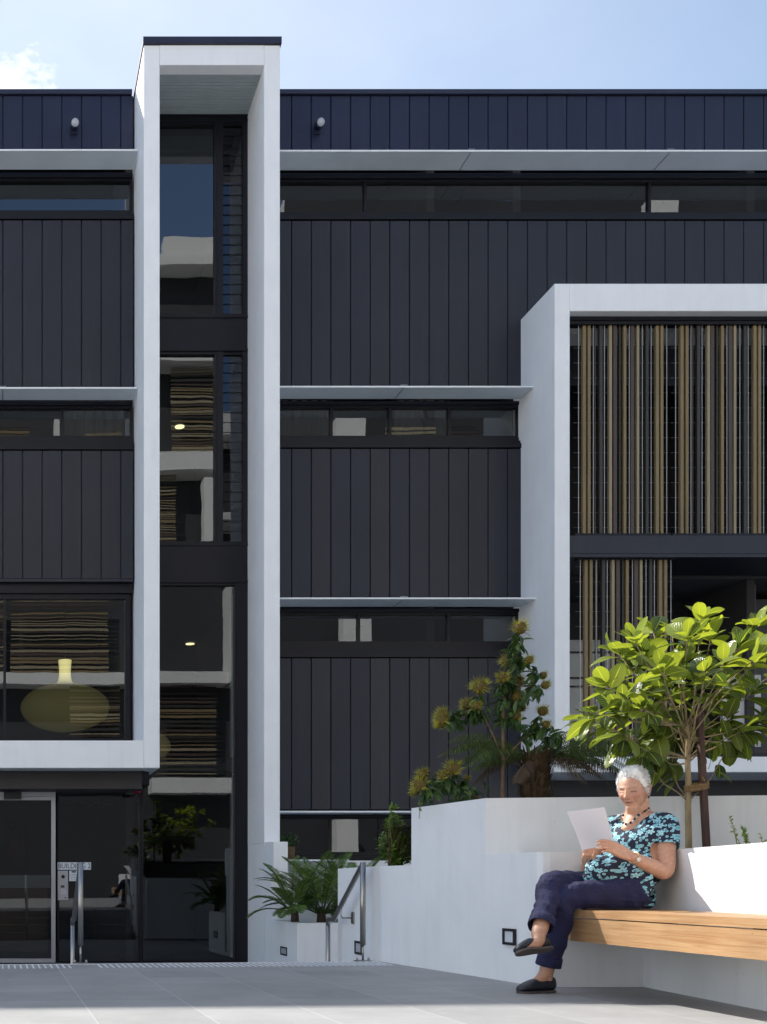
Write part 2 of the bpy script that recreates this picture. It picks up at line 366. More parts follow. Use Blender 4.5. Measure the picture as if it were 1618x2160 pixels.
def window(x0, x1, z0, z1, mull=(), fw=.05, rec=.10, g='glass', head=None, split=None):
    b = MB(); y0 = D0 + rec - .05; y1 = D0 + rec + .03
    b.box(x0, x1, y0, y1, z1 - fw, z1); b.box(x0, x1, y0, y1, z0, z0 + fw)
    b.box(x0, x0 + fw, y0, y1, z0 + fw, z1 - fw); b.box(x1 - fw, x1, y0, y1, z0 + fw, z1 - fw)
    for m_ in mull: b.box(m_ - .02, m_ + .02, y0 + .01, y1, z0 + fw, z1 - fw)
    if split: b.box(x0 + fw, x1 - fw, y0 + .01, y1, split - .015, split + .015)
    f = b.build('window', M['frame'], bld)
    p = MB(); p.add([(x0+fw-.01, D0+rec, z0+fw-.01), (x1-fw+.01, D0+rec, z0+fw-.01), (x1-fw+.01, D0+rec, z1-fw+.01), (x0+fw-.01, D0+rec, z1-fw+.01)], [(0,1,2,3)])
    p.build('pane', M[g], f, fix=False)
    return f
def band(x0, x1, ptop, gtop, gbot, pbot, mull=()):
    # recess head, glazing, stepped sill between two cladding zones
    box('window_head', M['frame'], bld, x0, x1, D0 + .02, D0 + .20, zz(gtop) + .001, zz(ptop))
    window(x0, x1, zz(gbot), zz(gtop), mull, fw=.035)
    b = MB(); zt = zz(gbot) - .002; zb = zz(pbot) + .003; h = (zt - zb)
    b.box(x0, x1, D0 + .03, D0 + .2, zt - h*.35, zt); b.box(x0, x1, D0 - .02, D0 + .2, zt - h*.62, zt - h*.35 - .002); b.box(x0, x1, D0 - .05, D0 + .2, zb, zt - h*.62 - .004)
    b.build('sill', M['frame'], bld)
mR = [SR + PITCH*5*k for k in range(1, 14)]
band(XR0, XR1, 363, 374, 448, 467, [x for x in (5.6, 9.9, 14.5)])
band(XR0, XBOX, 845, 852, 921, 947, [X(702, D0), X(826, D0), X(952, D0)])
band(XR0, XBOX, 1283, 1290, 1356, 1388, [X(760, D0), X(950, D0)])
band(XR0, XBOX, 1716, 1722, 1802, 1815, [X(700, D0), X(805, D0)])
band(XL0, XL1, 362, 372, 444, 466, [-4.2])
band(XL0, XL1, 845, 853, 921, 951, [X(132, D0), -5.5])
box('base_wall', M['white'], bld, XR0, XBOX, D0 - .08, D0 + .2, -.6, zz(1815.5))
# left ground-floor window set back over the portal band
box('window_head', M['frame'], bld, XL0, XL1, D0 + .05, D0 + .22, zz(1249), zz(1223))
window(XL0, X(277, D0) - .004, zz(1566), zz(1249.5), (X(10, D0),), fw=.075, rec=.14)

def sunshade(x0, x1, py_back, py_front, dfront, seams=(), obl=0):
    z = zz(py_back)
    b = MB()
    cuts = [x0] + sorted(q for q in seams if x0 < q < x1) + [x1]
    for i in range(len(cuts)-1):
        a, c = cuts[i] + (.006 if i else 0), cuts[i+1] - (.006 if i < len(cuts)-2 else 0)
        b.prism([(a, dfront), (c, dfront), (c, D0 - .04), (a, D0 - .04)], z, lambda x, y: z + .018 + .03*(D0-y)/.5*0 + (.012 if y > dfront + .1 else 0))
    o = b.build('sunshade', M['shade_metal'], bld)
    e = MB(); e.box(x0, x1, dfront - .014, dfront - .001, z - .002, z + .022); e.build('sunlit_lip', M['shade_edge'], o)  # added strip, painted pale as the sunlit front lip
    for s in seams:
        k = MB(); k.box(s - .05, s + .05, dfront - .016, dfront + .03, z + .031, z + .037); k.box(s - .004, s + .004, dfront+.03, D0-.04, z - .006, z + .016); k.build('joint_clip', M['alu'], o)
    return o
sunshade(XR0, XR1, 363, 322, 15.56, (X(994, 15.56), X(1414, 15.56), X(1834, 15.56), 15.6))
sunshade(XL0, XL1 + .01, 361.5, 319.5, 15.56, (-1.4, -4.4))
sunshade(XR0, 7.93, 844, 817.5, 15.60, (X(852, 15.6),))
sunshade(XL0, XL1 + .01, 846.5, 820.5, 15.60, (X(6, 15.6), -3))
sunshade(XR0, 7.93, 1281.5, 1264, 15.53, (X(852, 15.53),))
sunshade(XR0, 7.93, 1718, 1714.5, 15.53, ())

# ---- portal tower (white frame)
zt = Z(95, 15.0)
b = MB()
b.bbox(2.10, 2.323, 15.0, 17.2, Z(1620, 15.0), zt, .008)                      # left leg
b.build('portal_frame', M['white_smooth'], bld)
b = MB()
b.bbox(3.80, 4.022, 15.0, 17.2, Z(1777, 15.0), zt, .008)                       # right leg
b.build('portal_frame', M['white_smooth'], bld)
b = MB(); b.bbox(2.325, 3.798, 15.0, 15.18, Z(137, 15.0), zt, .004); b.build('portal_lintel', M['white_smooth'], bld)
b = MB()
n = 15
for i in range(n):
    y0 = 15.182 + (16.0 - 15.182)/n*i; y1 = y0 + (16.0 - 15.182)/n - .010
    b.box(2.324, 3.799, y0, y1, Z(137, 15.0) + .004, Z(137, 15.0) + .03)
b.box(2.324, 3.799, 15.182, 16.4, Z(137, 15.0) + .031, zt)
b.build('slatted_soffit', M['soffit'], bld)
b = MB(); b.bbox(2.085, 4.04, 14.965, 17.2, zt + .002, Z(76, 14.965), .006); b.build('parapet', M['cap'], bld)
# leg foot and wing wall stepping down beside the stairs
b = MB(); b.box(3.802, 4.02, 15.002, 17.2, -.6, Z(1777, 15.0) - .002)
b.build('wing_wall', M['white_smooth'], bld)
# bottom band of the left portal
b = MB(); b.bbox(XL0, 2.098, 15.0, 16.12, Z(1620, 15.0), Z(1562, 15.0), .006); b.build('portal_frame', M['white_smooth'], bld)
# ---- glazed bay between the legs
def colx(px): return X(px, D0)
gx0, gx1 = colx(337), colx(522)
mx = colx(462.5)
def spandrel(pa, pb, x1=gx1, x0=2.2): 
    b = MB(); b.bbox(x0, x1, D0 - .02, D0 + .3, zz(pb), zz(pa), .01); b.box(x0, x1, D0-.035, D0-.021, zz(pb)+.0, zz(pb)+.03); b.box(x0, x1, D0-.035, D0-.021, zz(pa)-.03, zz(pa)); b.build('spandrel', M['frame'], bld)
spandrel(668, 742); spandrel(1148, 1230)
spandrel(244, 258)
M['spandrel'] = M['frame']
def bay(pt, pb, split=None):
    z0, z1 = zz(pb), zz(pt)
    window(2.2, mx - .035, z0, z1, (), fw=.04, rec=.04, split=split)
    b = MB(); b.box(mx - .034, mx + .05, D0 - .02, D0 + .1, z0, z1); b.box(colx(512), gx1 + .01, D0 - .02, D0 + .1, z0, z1); b.build('mullion', M['frame'], bld)
    # louvre window
    r = MB(); r.box(mx + .051, colx(512) - .001, D0 + .0, D0 + .08, z1 - .04, z1); r.box(mx + .051, colx(512) - .001, D0, D0 + .08, z0, z0 + .04)
    r.box(mx + .0505, mx + .058, D0 + .001, D0 + .079, z0 + .02, z1 - .02); r.box(colx(512) - .0065, colx(512) - .0005, D0 + .001, D0 + .079, z0 + .02, z1 - .02)
    f = r.build('louvre_window', M['frame'], bld)
    z = z0 + .05
    while z < z1 - .15:
        k = MB(); a = .11
        k.add([(mx+.052, D0+.015, z), (colx(512)-.002, D0+.015, z), (colx(512)-.002, D0+.03, z+.15), (mx+.052, D0+.03, z+.15),
               (mx+.052, D0+.021, z), (colx(512)-.002, D0+.021, z), (colx(512)-.002, D0+.036, z+.15), (mx+.052, D0+.036, z+.15)],
              [(0,1,2,3),(7,6,5,4),(0,4,5,1),(2,6,7,3)])
        k.build('louvre_blade', M['glass_dark'], f, fix=False); z += .1495
bay(258, 667.5); bay(742.5, 1147.5)
# tall lobby pane
window(2.2, colx(500), -.595, zz(1230.5), (), fw=.03, rec=.04, g='glass_lobby')
b = MB(); b.box(colx(500)+.001, gx1 + .01, D0 - .02, D0 + .3, -.6, zz(1230.5)); b.build('mullion', M['frame'], bld)
# ---- entrance under the left portal band
b = MB(); b.bbox(XL0, X(300, 15.4), 15.4, 16.1, Z(1665, 15.4), Z(1621, 15.02)-.004, .01)
b.box(XL0, X(300, 15.4), 15.39, 15.399, Z(1641, 15.4), Z(1637, 15.4)); b.build('entrance_fascia', mat('entrance_fascia_paint', (.026, .023, .025), .5, var=.1), bld)
b = MB(); b.prism([(X(300,15.4)+.001, 15.4), (X(318,15.4), 15.55), (X(318,15.4), 16.02), (X(300,15.4)+.001, 16.02)], Z(1655,15.4), Z(1622,15.4)); b.build('entrance_fascia', M['frame'], bld)
yD = D0 + .02
window(X(121, D0), 2.195, -.595, Z(1670, D0), (), fw=.03, rec=.04, g='glass_lobby')
# sliding door leaf in its aluminium frame
b = MB(); x1 = X(117, 15.9); x0 = x1 - 1.25; zt_ = Z(1681, 15.9)
b.box(x1-.062, x1, 15.88, 15.94, -.59, zt_); b.box(x0, x0+.062, 15.88, 15.94, -.59, zt_)
b.box(x0+.063, x1-.063, 15.88, 15.94, zt_-.05, zt_); b.box(x0+.063, x1-.063, 15.88, 15.94, -.59, -.53)
dr = b.build('sliding_door', M['alu'], bld)
b = MB(); b.add([(x0+.05,15.91,-.54),(x1-.05,15.91,-.54),(x1-.05,15.91,zt_-.04),(x0+.05,15.91,zt_-.04)], [(0,1,2,3)]); b.build('pane', M['glass_lobby'], dr, fix=False)
b = MB(); b.box(X(8,15.85), X(45,15.85), 15.80, 15.875, Z(1686,15.85), Z(1671,15.85)); b.build('door_sensor', M['black'], dr)
b = MB(); b.box(XL0, x1, 15.86, 16.02, zt_+.004, Z(1667,15.86)); b.build('door_track', M['alu'], bld)
window(x0 - 6, x0 - .004, -.595, Z(1670, D0), (x0-2, x0-4), fw=.03, rec=.04, g='glass_lobby')

# ---- projecting box with screens (right)
bx0 = 7.905; bi0 = 8.118
zT, zTi, zBi, zB = Z(598, 15), Z(656, 15), Z(1596, 15), Z(1629, 15)
b = MB(); b.bbox(bx0, bi0, 15.0, 16.2, zB, zT, .008); b.build('portal_frame', M['white_smooth'], bld)
b = MB(); b.bbox(bi0 + .001, XR1, 15.0, 16.2, zTi, zT, .008); b.build('portal_frame', M['white_smooth'], bld)
b = MB(); b.bbox(bi0 + .001, XR1, 15.0, 16.2, zB, zBi, .008); b.build('portal_frame', M['white_smooth'], bld)
# soffit drip + head track
b = MB(); b.box(bi0+.001, XR1, 15.14, 15.30, zTi-.05, zTi-.001); b.box(bi0+.001, XR1, 15.16, 15.28, zTi-.10, zTi-.052); b.build('screen_track', M['frame'], bld)
b = MB(); b.bbox(bi0+.001, XR1, 15.12, 16.2, Z(1168, 15.12), Z(1129, 15.12), .006); b.box(bi0+.001, XR1, 15.10, 15.119, Z(1176,15.12), Z(1169,15.12)+.0); b.build('spandrel', M['clad'], bld)
# balcony back wall, windows, floor
b = MB(); b.box(bi0+.001, XR1, 17.6, 17.7, zBi, Z(1168, 15.12)); b.box(bi0+.001, XR1, 17.6, 17.7, Z(1129,15.12), zTi); b.box(bi0+.001, XR1, 16.21, 17.59, Z(1168,15.12)-.02, Z(1129,15.12)-.05)
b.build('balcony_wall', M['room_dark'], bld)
b = MB(); b.prism([(X(1562, 16.6), 16.4), (X(1562,16.6)+.1, 16.4), (X(1562,16.6)+.1, 17.59), (X(1562,16.6), 17.59)], zBi, Z(1180,15.12)); 
b.prism([(X(1562, 16.6)+.1, 17.0), (XR1, 16.3), (XR1, 17.55), (X(1562,16.6)+.1, 17.55)], zBi, Z(1262,16.9)); b.build('balcony_wall', mat('balcony_grey', (.11,.11,.11), .8), bld)
# glazing with white blind at the left and low right of the lower balcony
M['blind'] = mat('white_blind', (.55,.56,.56), .8)
b = MB(); b.box(bi0+.02, X(1300,17.4), 17.5, 17.56, Z(1562,17.5), Z(1350,17.5)); b.build('window_blind', M['blind'], bld)
b = MB(); b.box(X(1520,16.35), X(1600,16.35), 16.3, 16.36, Z(1576,16.35), Z(1425,16.35)); b.build('window_blind', M['blind'], bld)
b = MB()
for py in (1374, 1428, 1446): b.box(bi0+.02, X(1300,17.4), 17.45, 17.495, Z(py+3,17.45), Z(py,17.45))
b.box(bi0+.10, bi0+.16, 17.44, 17.494, zBi, Z(1180,17.4)); b.build('window_mullion', M['frame'], bld)
b = MB(); b.box(bi0+.001, XR1, 15.10, 15.14, zBi+.001, zBi+.06); b.build('balustrade', M['frame'], bld)
# undercroft below the box
b = MB(); b.box(XBOX+.02, XR1, 16.2, 16.4, -.6, zB - .001); b.build('undercroft_wall', mat('undercroft', (.03,.03,.035), .6, var=.1), bld)

def screen(x0, x1, z0, z1, seed, y=15.2):
    rnd = random.Random(seed); b = MB()
    # repeat unit measured on the photograph: (offset px, width px, material)
    unit = [(6,1,4),(16,8,0),(28,7,0),(40,1,4),(43,2,2),(54,8,3),(64,1,4),(76,7,1),(85,9,2),(98,3,3),(107,7,0),(120,1,4),(124,9,2),(137,6,1),(149,1,4),(158,7,3),(168,1,4),(179,8,0),(190,7,0),(203,1,4)]
    sc = (x1-x0)/212.0
    for o, wd, mi in unit:
        a = x0 + o*sc + rnd.uniform(-.006, .006); w_ = max(wd*.86*sc, .006); d = .012 if mi == 4 else .05
        b.box(a, a + w_, y, y + d, z0, z1, mi)
    for k in range(9):
        a = x0 + (22 + 21.5*k + rnd.uniform(-4, 4))*sc; b.box(a, a+.010, y+.055, y+.075, z0, z1, 3)
    z = z0 + .1
    while z < z1:
        b.tube([(x0, y+.053, z), (x1, y+.053, z)], .0025, 4, 4, smooth=False); z += .215
    b.box(x0-.01, x1+.01, y-.005, y+.06, z1, z1+.035, 5); b.box(x0-.01, x1+.01, y-.005, y+.06, z0-.035, z0, 5)
    return b.build('sliding_screen', [M['tan'], M['sand'], M['brown'], M['gslat'], M['wire'], M['frame']], bld)
for i in range(6):
    a = X(1214 + 206*i, 15.2)
    screen(a, a + 200/F*15.2, Z(1125, 15.2), Z(669 + (4 if i else 0), 15.2), i)
screen(X(1218, 15.2), X(1423, 15.2), Z(1588, 15.2), Z(1181, 15.2), 9)
screen(X(1850, 15.2), X(2055, 15.2), Z(1588, 15.2), Z(1181, 15.2), 10)

# ---- interiors seen through glass
def pendant(x, y, z, rx, rz):
    t = thing('pendant_lamp', 'large glowing cream pendant lamp with a wide oval shade behind the left window', 'lamp', (x, y, z))
    prof = [(0,1),(0,1)] + [(math.cos(R(a_)), math.sin(R(a_))) for a_ in range(76, -91, -8)] + [(0, -1.0)]
    b = MB(); n = 32
    pts = [(.15, 2.0), (.135, 1.7), (.13, 1.4), (.15, 1.15), (.19, 1.03)] + [(a, c) for a, c in prof[2:]]
    vs = []; fs = []
    for a, c in pts:
        for k in range(n): th = 2*math.pi*k/n; vs.append((x + rx*a*math.cos(th), y + rx*a*math.sin(th), z + rz*c))
    for j in range(len(pts)-1):
        for k in range(n): fs.append((j*n+k, j*n+(k+1)%n, (j+1)*n+(k+1)%n, (j+1)*n+k))
    b.add(vs, fs, 0, True)
    b.build('lamp_shade', M['lampshade'], t)
    b = MB(); b.tube([(x, y, z + rz*2.0), (x, y, 5.24)], .006, 6); b.build('cord', M['black'], t)
    return t
def shade_mat():
    m = emit('lamp_glow', (1, .86, .35, 1), .085); t = m.node_tree; L = t.links
    tc = t.nodes.new('ShaderNodeTexCoord'); sp = t.nodes.new('ShaderNodeSeparateXYZ'); L.new(tc.outputs['Object'], sp.inputs[0])
    r = t.nodes.new('ShaderNodeMapRange', ) ; r.interpolation_type = 'SMOOTHSTEP'; r.inputs['From Min'].default_value = .22; r.inputs['From Max'].default_value = .60
    r.inputs['To Min'].default_value = .03; r.inputs['To Max'].default_value = .42; L.new(sp.outputs['Z'], r.inputs['Value'])
    em = [n for n in t.nodes if n.type == 'EMISSION'][0]; lw_ = t.nodes.new('ShaderNodeLayerWeight'); lw_.inputs['Blend'].default_value = .35
    q = t.nodes.new('ShaderNodeMapRange'); q.inputs['To Min'].default_value = 1.15; q.inputs['To Max'].default_value = .45; L.new(lw_.outputs['Facing'], q.inputs['Value'])
    mu = nd(t, 'ShaderNodeMath', operation='MULTIPLY'); L.new(r.outputs[0], mu.inputs[0]); L.new(q.outputs[0], mu.inputs[1]); L.new(mu.outputs[0], em.inputs[1]); return m
M['lampshade'] = shade_mat()
pendant(X(137, 17.4), 17.4, Z(1493, 17.4), 94/F*17.4, 50/F*17.4)
pl = pendant(X(300, 18.2), 18.2, Z(1575, 18.2), 60/F*18.2, 34/F*18.2); pl['label'] = 'second glowing cream pendant lamp, partly hidden behind the white portal leg'
# lobby furniture
t = thing('reception_counter', 'reception counter with pale top and timber front inside the glass entrance', 'counter', (X(40,18.5), 18.5, -.595))
b = MB(); b.box(X(-260,18.5), X(106,18.5), 18.4, 19.0, Z(1873,18.5), Z(1846,18.5)); b.build('counter_top', mat('counter_top', (.35,.38,.38), .4), t)
b = MB(); b.box(X(-255,18.5), X(100,18.5), 18.45, 18.95, -.594, Z(1873,18.5)-.001); b.build('counter_front', mat('counter_wood', (.10,.055,.02), .5, var=.3, scale=3), t)
def twig_panel(x0, x1, z0, z1, y):
    t = thing('wall_panel', 'dark framed wall panel of red and brown twigs inside the lobby', 'wall art', (x0, y, z0))
    b = MB(); b.box(x0, x1, y, y+.04, z0, z1); b.build('backing', M['room_dark'], t)
    b = MB(); rnd = random.Random(5)
    for i in range(60):
        xx = rnd.uniform(x0+.1, x1-.1); b.tube([(xx, y-.02, z0+.05), (xx+rnd.uniform(-.1,.1), y-.03, (z0+z1)/2), (xx+rnd.uniform(-.15,.15), y-.02, z1-rnd.uniform(.1,.9))], .006, 4, rnd.choice((0,1)))
    b.build('twigs', [mat('red_twig', (.16,.03,.02), .7), mat('brown_twig', (.08,.05,.02), .7)], t)
twig_panel(X(8,22.4), X(60,22.4), Z(1840,22.4), Z(1725,22.4), 22.35)
# ceiling fan
t = thing('ceiling_fan', 'dark ceiling fan in the lobby behind the entrance glass', 'fan', (X(208,18), 18, Z(1690,18)))
b = MB(); c = Vector((X(208,18), 18, Z(1697,18))); b.tube([c + Vector((0,0,.35)), c], .02, 8); b.ball(c, (.1,.1,.045)); b.build('motor', M['black'], t)
for k in range(4):
    b = MB(); a = R(20 + 90*k); d = Vector((math.cos(a), math.sin(a), 0)); s_ = Vector((-d.y, d.x, .15))*.06
    b.add([c + d*.1 - s_*.5, c + d*.65 - s_, c + d*.65 + s_, c + d*.1 + s_*.5] + [q - Vector((0,0,.008)) for q in (c + d*.1 - s_*.5, c + d*.65 - s_, c + d*.65 + s_, c + d*.1 + s_*.5)], [(0,1,2,3),(7,6,5,4),(0,4,5,1),(1,5,6,2),(2,6,7,3),(3,7,4,0)])
    b.build('fan_blade', M['black'], t)
# strip lights on room ceilings and blinds behind the slot windows
M['strip'] = emit('tube_light', (.9, .85, 1, 1), .2)
for (px0, px1, py, yy, lb) in ((560, 662, 1297, 17.2, 'leftmost ceiling strip light behind the lower slot window'), (678, 722, 1297, 17.6, 'short ceiling strip light next to the white reflection in the lower slot window'), (978, 1034, 1295, 17.0, 'ceiling strip light at the right end of the lower slot window')):
    b = MB(); z = min(Z(py, yy), 5.2); b.box(X(px0,yy), X(px1,yy), yy, yy+.06, z, z+.04); tag(b.build('strip_light', M['strip']), lb, 'light', 'strip lights behind the lower slot window')
M['downlight'] = emit('downlight', (1, .85, .45, 1), .9)
for (px, py, zc, lb) in ((379, 901, 8.79, 'round yellow downlight seen through the middle pane of the glazed tower bay'), (401, 1359, 5.24, 'round yellow downlight seen through the tall lower pane of the glazed tower bay')):
    D_ = (zc - .012 - CAMZ)*F/(1860 - py); c = P(px, py, D_); b = MB(); b.tube([c + Vector((0,0,.011)), c], .085, 20); tag(b.build('downlight', M['downlight']), lb, 'light', 'ceiling downlights')
M['curtain'] = mat('grey_curtain', (.13, .125, .12), .9)
def curtain(px0, px1, pt, pb, lb):
    b = MB(); x0, x1 = X(px0, 16.4), X(px1, 16.4); n = int((x1-x0)/.03); vs = []; 
    for i in range(n+1):
        x = x0 + (x1-x0)*i/n; y = 16.4 + .025*math.sin(i*1.25); vs += [(x, y, Z(pb,16.4)), (x, y, Z(pt,16.4))]
    o = len(vs); vs2 = [(v[0], v[1]+.006, v[2]) for v in vs]
    fs = [(2*i, 2*i+2, 2*i+3, 2*i+1) for i in range(n)] + [(o+2*i, o+2*i+1, o+2*i+3, o+2*i+2) for i in range(n)]
    b.add(vs + vs2, fs, 0, True); tag(b.build('curtain', M['curtain'], fix=False), lb, 'curtain', 'grey curtains behind the middle slot windows')
curtain(585, 700, 845, 940, 'pleated grey curtain at the left end of the middle slot window')
curtain(831, 948, 845, 940, 'grey curtain in the centre of the middle slot window')
curtain(135, 262, 845, 940, 'grey curtain behind the left wing slot window')

# ---- wall-mounted things
M['lens'] = mat('frosted_lens', (.45, .47, .5), .4)
def spot(px, py, lb):
    D = 15.80; c = P(px, py, D); t = thing('wall_spotlight', lb, 'spotlight', (c.x, 15.97, c.z))
    ax = Vector((0, -1, -.0)).normalized()
    b = MB(); b.tube([(c.x, 15.968, c.z+.02), (c.x, 15.93, c.z+.02)], .03, 10); b.box(c.x-.06, c.x+.04, 15.952, 15.969, c.z-.07, c.z+.04); b.build('bracket', M['cap'], t)
    b = MB(); b.tube([(c.x-.005, 15.93, c.z+.035), (c.x, 15.805, c.z)], .06, 20); b.build('housing', M['cap'], t)
    b = MB(); b.tube([(c.x, 15.804, c.z-.001), (c.x+.001, 15.796, c.z-.004)], .056, 20); b.build('lens', M['lens'], t)
spot(158.5, 258, 'round wall spotlight high on the left wing cladding'); spot(677, 257, 'round wall spotlight high on the right wing cladding beside the tower')
for o in C.objects:
    if o.name.startswith('wall_spotlight'): o['group'] = 'round spotlights on the top cladding'

def text(name, s, loc, size, m, parent, ext=.001, align='CENTER', font_scale=1.0):
    cu = bpy.data.curves.new(name, 'FONT'); cu.body = s; cu.size = size; cu.extrude = ext; cu.align_x = align; cu.align_y = 'CENTER'
    o = bpy.data.objects.new(name+'_tmp', cu); C.objects.link(o); 
    dg = bpy.context.evaluated_depsgraph_get(); me = bpy.data.meshes.new_from_object(o.evaluated_get(dg)); bpy.data.objects.remove(o)
    me.materials.clear(); me.materials.append(m)
    org = Vector(parent['_o'])
    mw = Matrix.Translation(Vector(loc) - org) @ Matrix.Rotation(R(90), 4, 'X') @ Matrix.Diagonal((font_scale, 1, 1, 1))
    me.transform(mw); o = bpy.data.objects.new(name, me); C.objects.link(o); o.parent = parent; o['_o'] = list(org); return o
M['sign'] = mat('sign_white', (.62, .66, .72), .5); M['ink'] = mat('sign_ink', (.01, .012, .03), .5)
yS = 15.96
t = thing('building_sign', 'white sign reading BUILDING 2 beside the entrance door', 'sign', (X(156,yS), 16.03, Z(1827,yS)))
box('sign_plate', M['sign'], t, X(121.5,yS), X(192,yS), yS, 16.03, Z(1834.5,yS), Z(1819,yS))
text('lettering', 'BUILDING 2', ((X(124.5,yS)+X(189,yS))/2, yS-.001, Z(1827,yS)), .108, M['ink'], t, font_scale=.86)
t = thing('intercom', 'stainless intercom panel with keypad and lens below the building sign', 'intercom', (X(133,yS), 16.03, Z(1900,yS)))
MB().bbox(X(121.5,yS), X(144,yS), yS, 16.03, Z(1899,yS), Z(1836.5,yS), .004).build('panel', M['alu'], t)
b = MB(); c = P(133, 1849, yS); b.tube([(c.x, yS-.001, c.z), (c.x, yS-.012, c.z)], .026, 20); b.build('camera_lens', M['black'], t)
box('screen', mat('lcd_green', (.02,.06,.045), .3), t, X(128,yS), X(136,yS), yS-.004, yS-.0005, Z(1872.5,yS), Z(1867.5,yS))
b = MB()
for r_ in range(4):
    for k in range(4 if r_ else 3): cx = X(129.5 + 3.2*k, yS); cz = Z(1876.5 + 3*r_, yS); b.box(cx-.006, cx+.006, yS-.005, yS-.0005, cz-.006, cz+.006)
b.build('keypad', M['sign'], t)
box('plate', M['black'], t, X(136,yS), X(140,yS), yS-.003, yS-.0005, Z(1894.5,yS), Z(1892.5,yS))
t = thing('notice_card', 'small white notice with a dark heading stuck right of the intercom', 'notice', (X(155,yS), 16.03, Z(1847,yS)))
box('card', M['sign'], t, X(146.5,yS), X(165,yS), yS+.02, 16.03, Z(1858.5,yS), Z(1836.5,yS))
b = MB(); b.box(X(151,yS), X(160,yS), yS+.016, yS+.0195, Z(1840.5,yS), Z(1837.5,yS))
for k in range(4): b.box(X(149,yS), X(163,yS), yS+.018, yS+.0195, Z(1844.6+3.4*k,yS), Z(1844+3.4*k,yS))
b.build('print', M['ink'], t)
# red beacon under the portal corner
t = thing('alarm_beacon', 'small red alarm beacon under the corner of the entrance fascia', 'beacon', (X(289,15.75), 15.75, Z(1662,15.75)))
c = P(289, 1669, 15.75); b = MB(); b.ball(c, (.06, .045, .035)); b.build('lens', mat('red_lens', (.28, .01, .02), .25), t)
b = MB(); b.box(c.x-.075, c.x+.075, c.y-.05, c.y+.05, c.z+.02, c.z+.06); b.box(c.x-.16, c.x-.05, c.y-.04, c.y+.06, c.z-.05, c.z+.02); b.build('base', M['black'], t)

# ---------------------------------------------------------------- garden walls
A = (3.02, 8.57); A2 = (3.10, 7.91); A3 = (3.215, 6.96); B_ = (3.288, 6.35); Cc = (3.885, 6.363); Dd = (3.753, 5.166); E_ = (3.50, 2.0)
def strip(b, pts, th, z0, z1):
    # wall along a polyline, thickness th on the left-hand side
    n = len(pts); off = []
    for i in range(n):
        ns = []
        for (a, c) in ((i-1, i), (i, i+1)):
            if a < 0 or c >= n: continue
            d = Vector((pts[c][0]-pts[a][0], pts[c][1]-pts[a][1])).normalized(); ns.append(Vector((-d.y, d.x)))
        m_ = sum(ns, Vector((0, 0))); m_.normalize(); k = th / max(.3, m_.dot(ns[0]))
        off.append((pts[i][0] + m_.x*k, pts[i][1] + m_.y*k))
    for i in range(n-1):
        o = i*0
        z1f = z1
        q = [pts[i], pts[i+1], off[i+1], off[i]]
        vs = [(x, y, z0) for x, y in q] + [(x, y, z1[i if k in (0, 3) else i+1] if hasattr(z1, '__len__') else z1) for k, (x, y) in enumerate(q)]
        fs = [(3,2,1,0), (4,5,6,7), (0,1,5,4), (2,3,7,6)]
        if i == 0: fs.append((3,0,4,7))
        if i == n-2: fs.append((1,2,6,5))
        b.add(vs, fs)
Bc = [(3.262, 6.40), (3.283, 6.362), (3.32, 6.3535)]      # slightly eased arris
b = MB(); strip(b, [(3.02, 9.36), (3.02, 8.60), (3.024, 8.50), A2], .2, -.62, [.735,.742,.742,.745]); strip(b, [A3] + Bc + [Cc, Dd, E_], .2, -.62, [.797,.799,.799,.80,.80,.812,.83])
tag(b.build('garden_wall', M['white']), 'low white rendered planter wall running from the stairs round behind the bench', 'wall')
b = MB(); strip(b, [A2, A3, (4.89, 6.73), (9.0, 6.15), (9.0, 2.2)], .2, -.62, 1.168)
tag(b.build('garden_wall', M['white']), 'taller white rendered planter wall behind the seated woman', 'wall')
b = MB()
b.add([(3.30,6.75,.70),(3.40,6.45,.70),(4.15,6.75,.70),(4.08,5.3,.70),(3.75,2.2,.70),(8.9,2.3,.70),(8.9,6.3,.70),(4.9,6.9,.70),(3.3,7.05,.70)],[(0,1,2,3,4,5,6,7,8)])
b.add([(3.25,7.9,1.06),(3.33,7.1,1.06),(4.9,6.9,1.06),(9,6.3,1.06),(14,8,1.06),(14,9.3,1.06),(3.25,9.3,1.06)],[(0,1,2,3,4,5,6)])
b.add([(3.12,9.36,.66),(3.12,7.95,.66),(6,7.95,.66),(6,9.36,.66)],[(0,1,2,3)])
tag(b.build('soil', M['soil']), kind='structure')
b = MB(); b.box(3.22, 14, 9.36, 9.5, -.6, .70); tag(b.build('garden_wall', M['white']), 'rear white wall closing the raised planters', 'wall')
# stepped walls by the tower foot
b = MB(); b.box(3.80, X(607, 14.5), 14.5, 14.98, Z(1844, 14.5), Z(1775.5, 14.5)); b.box(3.80, 6.2, 14.62, 14.98, -.6, Z(1844.5, 14.5)-.002); tag(b.build('garden_wall', M['white_smooth']), 'stepped white wall at the foot of the tower leg beside the palms', 'wall')
b = MB(); b.box(3.78, 5.6, 13.3, 13.45, -.6, Z(1947, 13.3)); b.box(3.78, 3.93, 13.451, 14.6, -.6, Z(1947, 13.3)); tag(b.build('garden_wall', M['white_smooth']), 'low white planter box holding the palms at the foot of the tower', 'wall')
b = MB(); b.box(3.931, 5.6, 13.451, 14.6, -.5, Z(1956, 13.45)); tag(b.build('planting_soil', M['soil']), kind='structure')

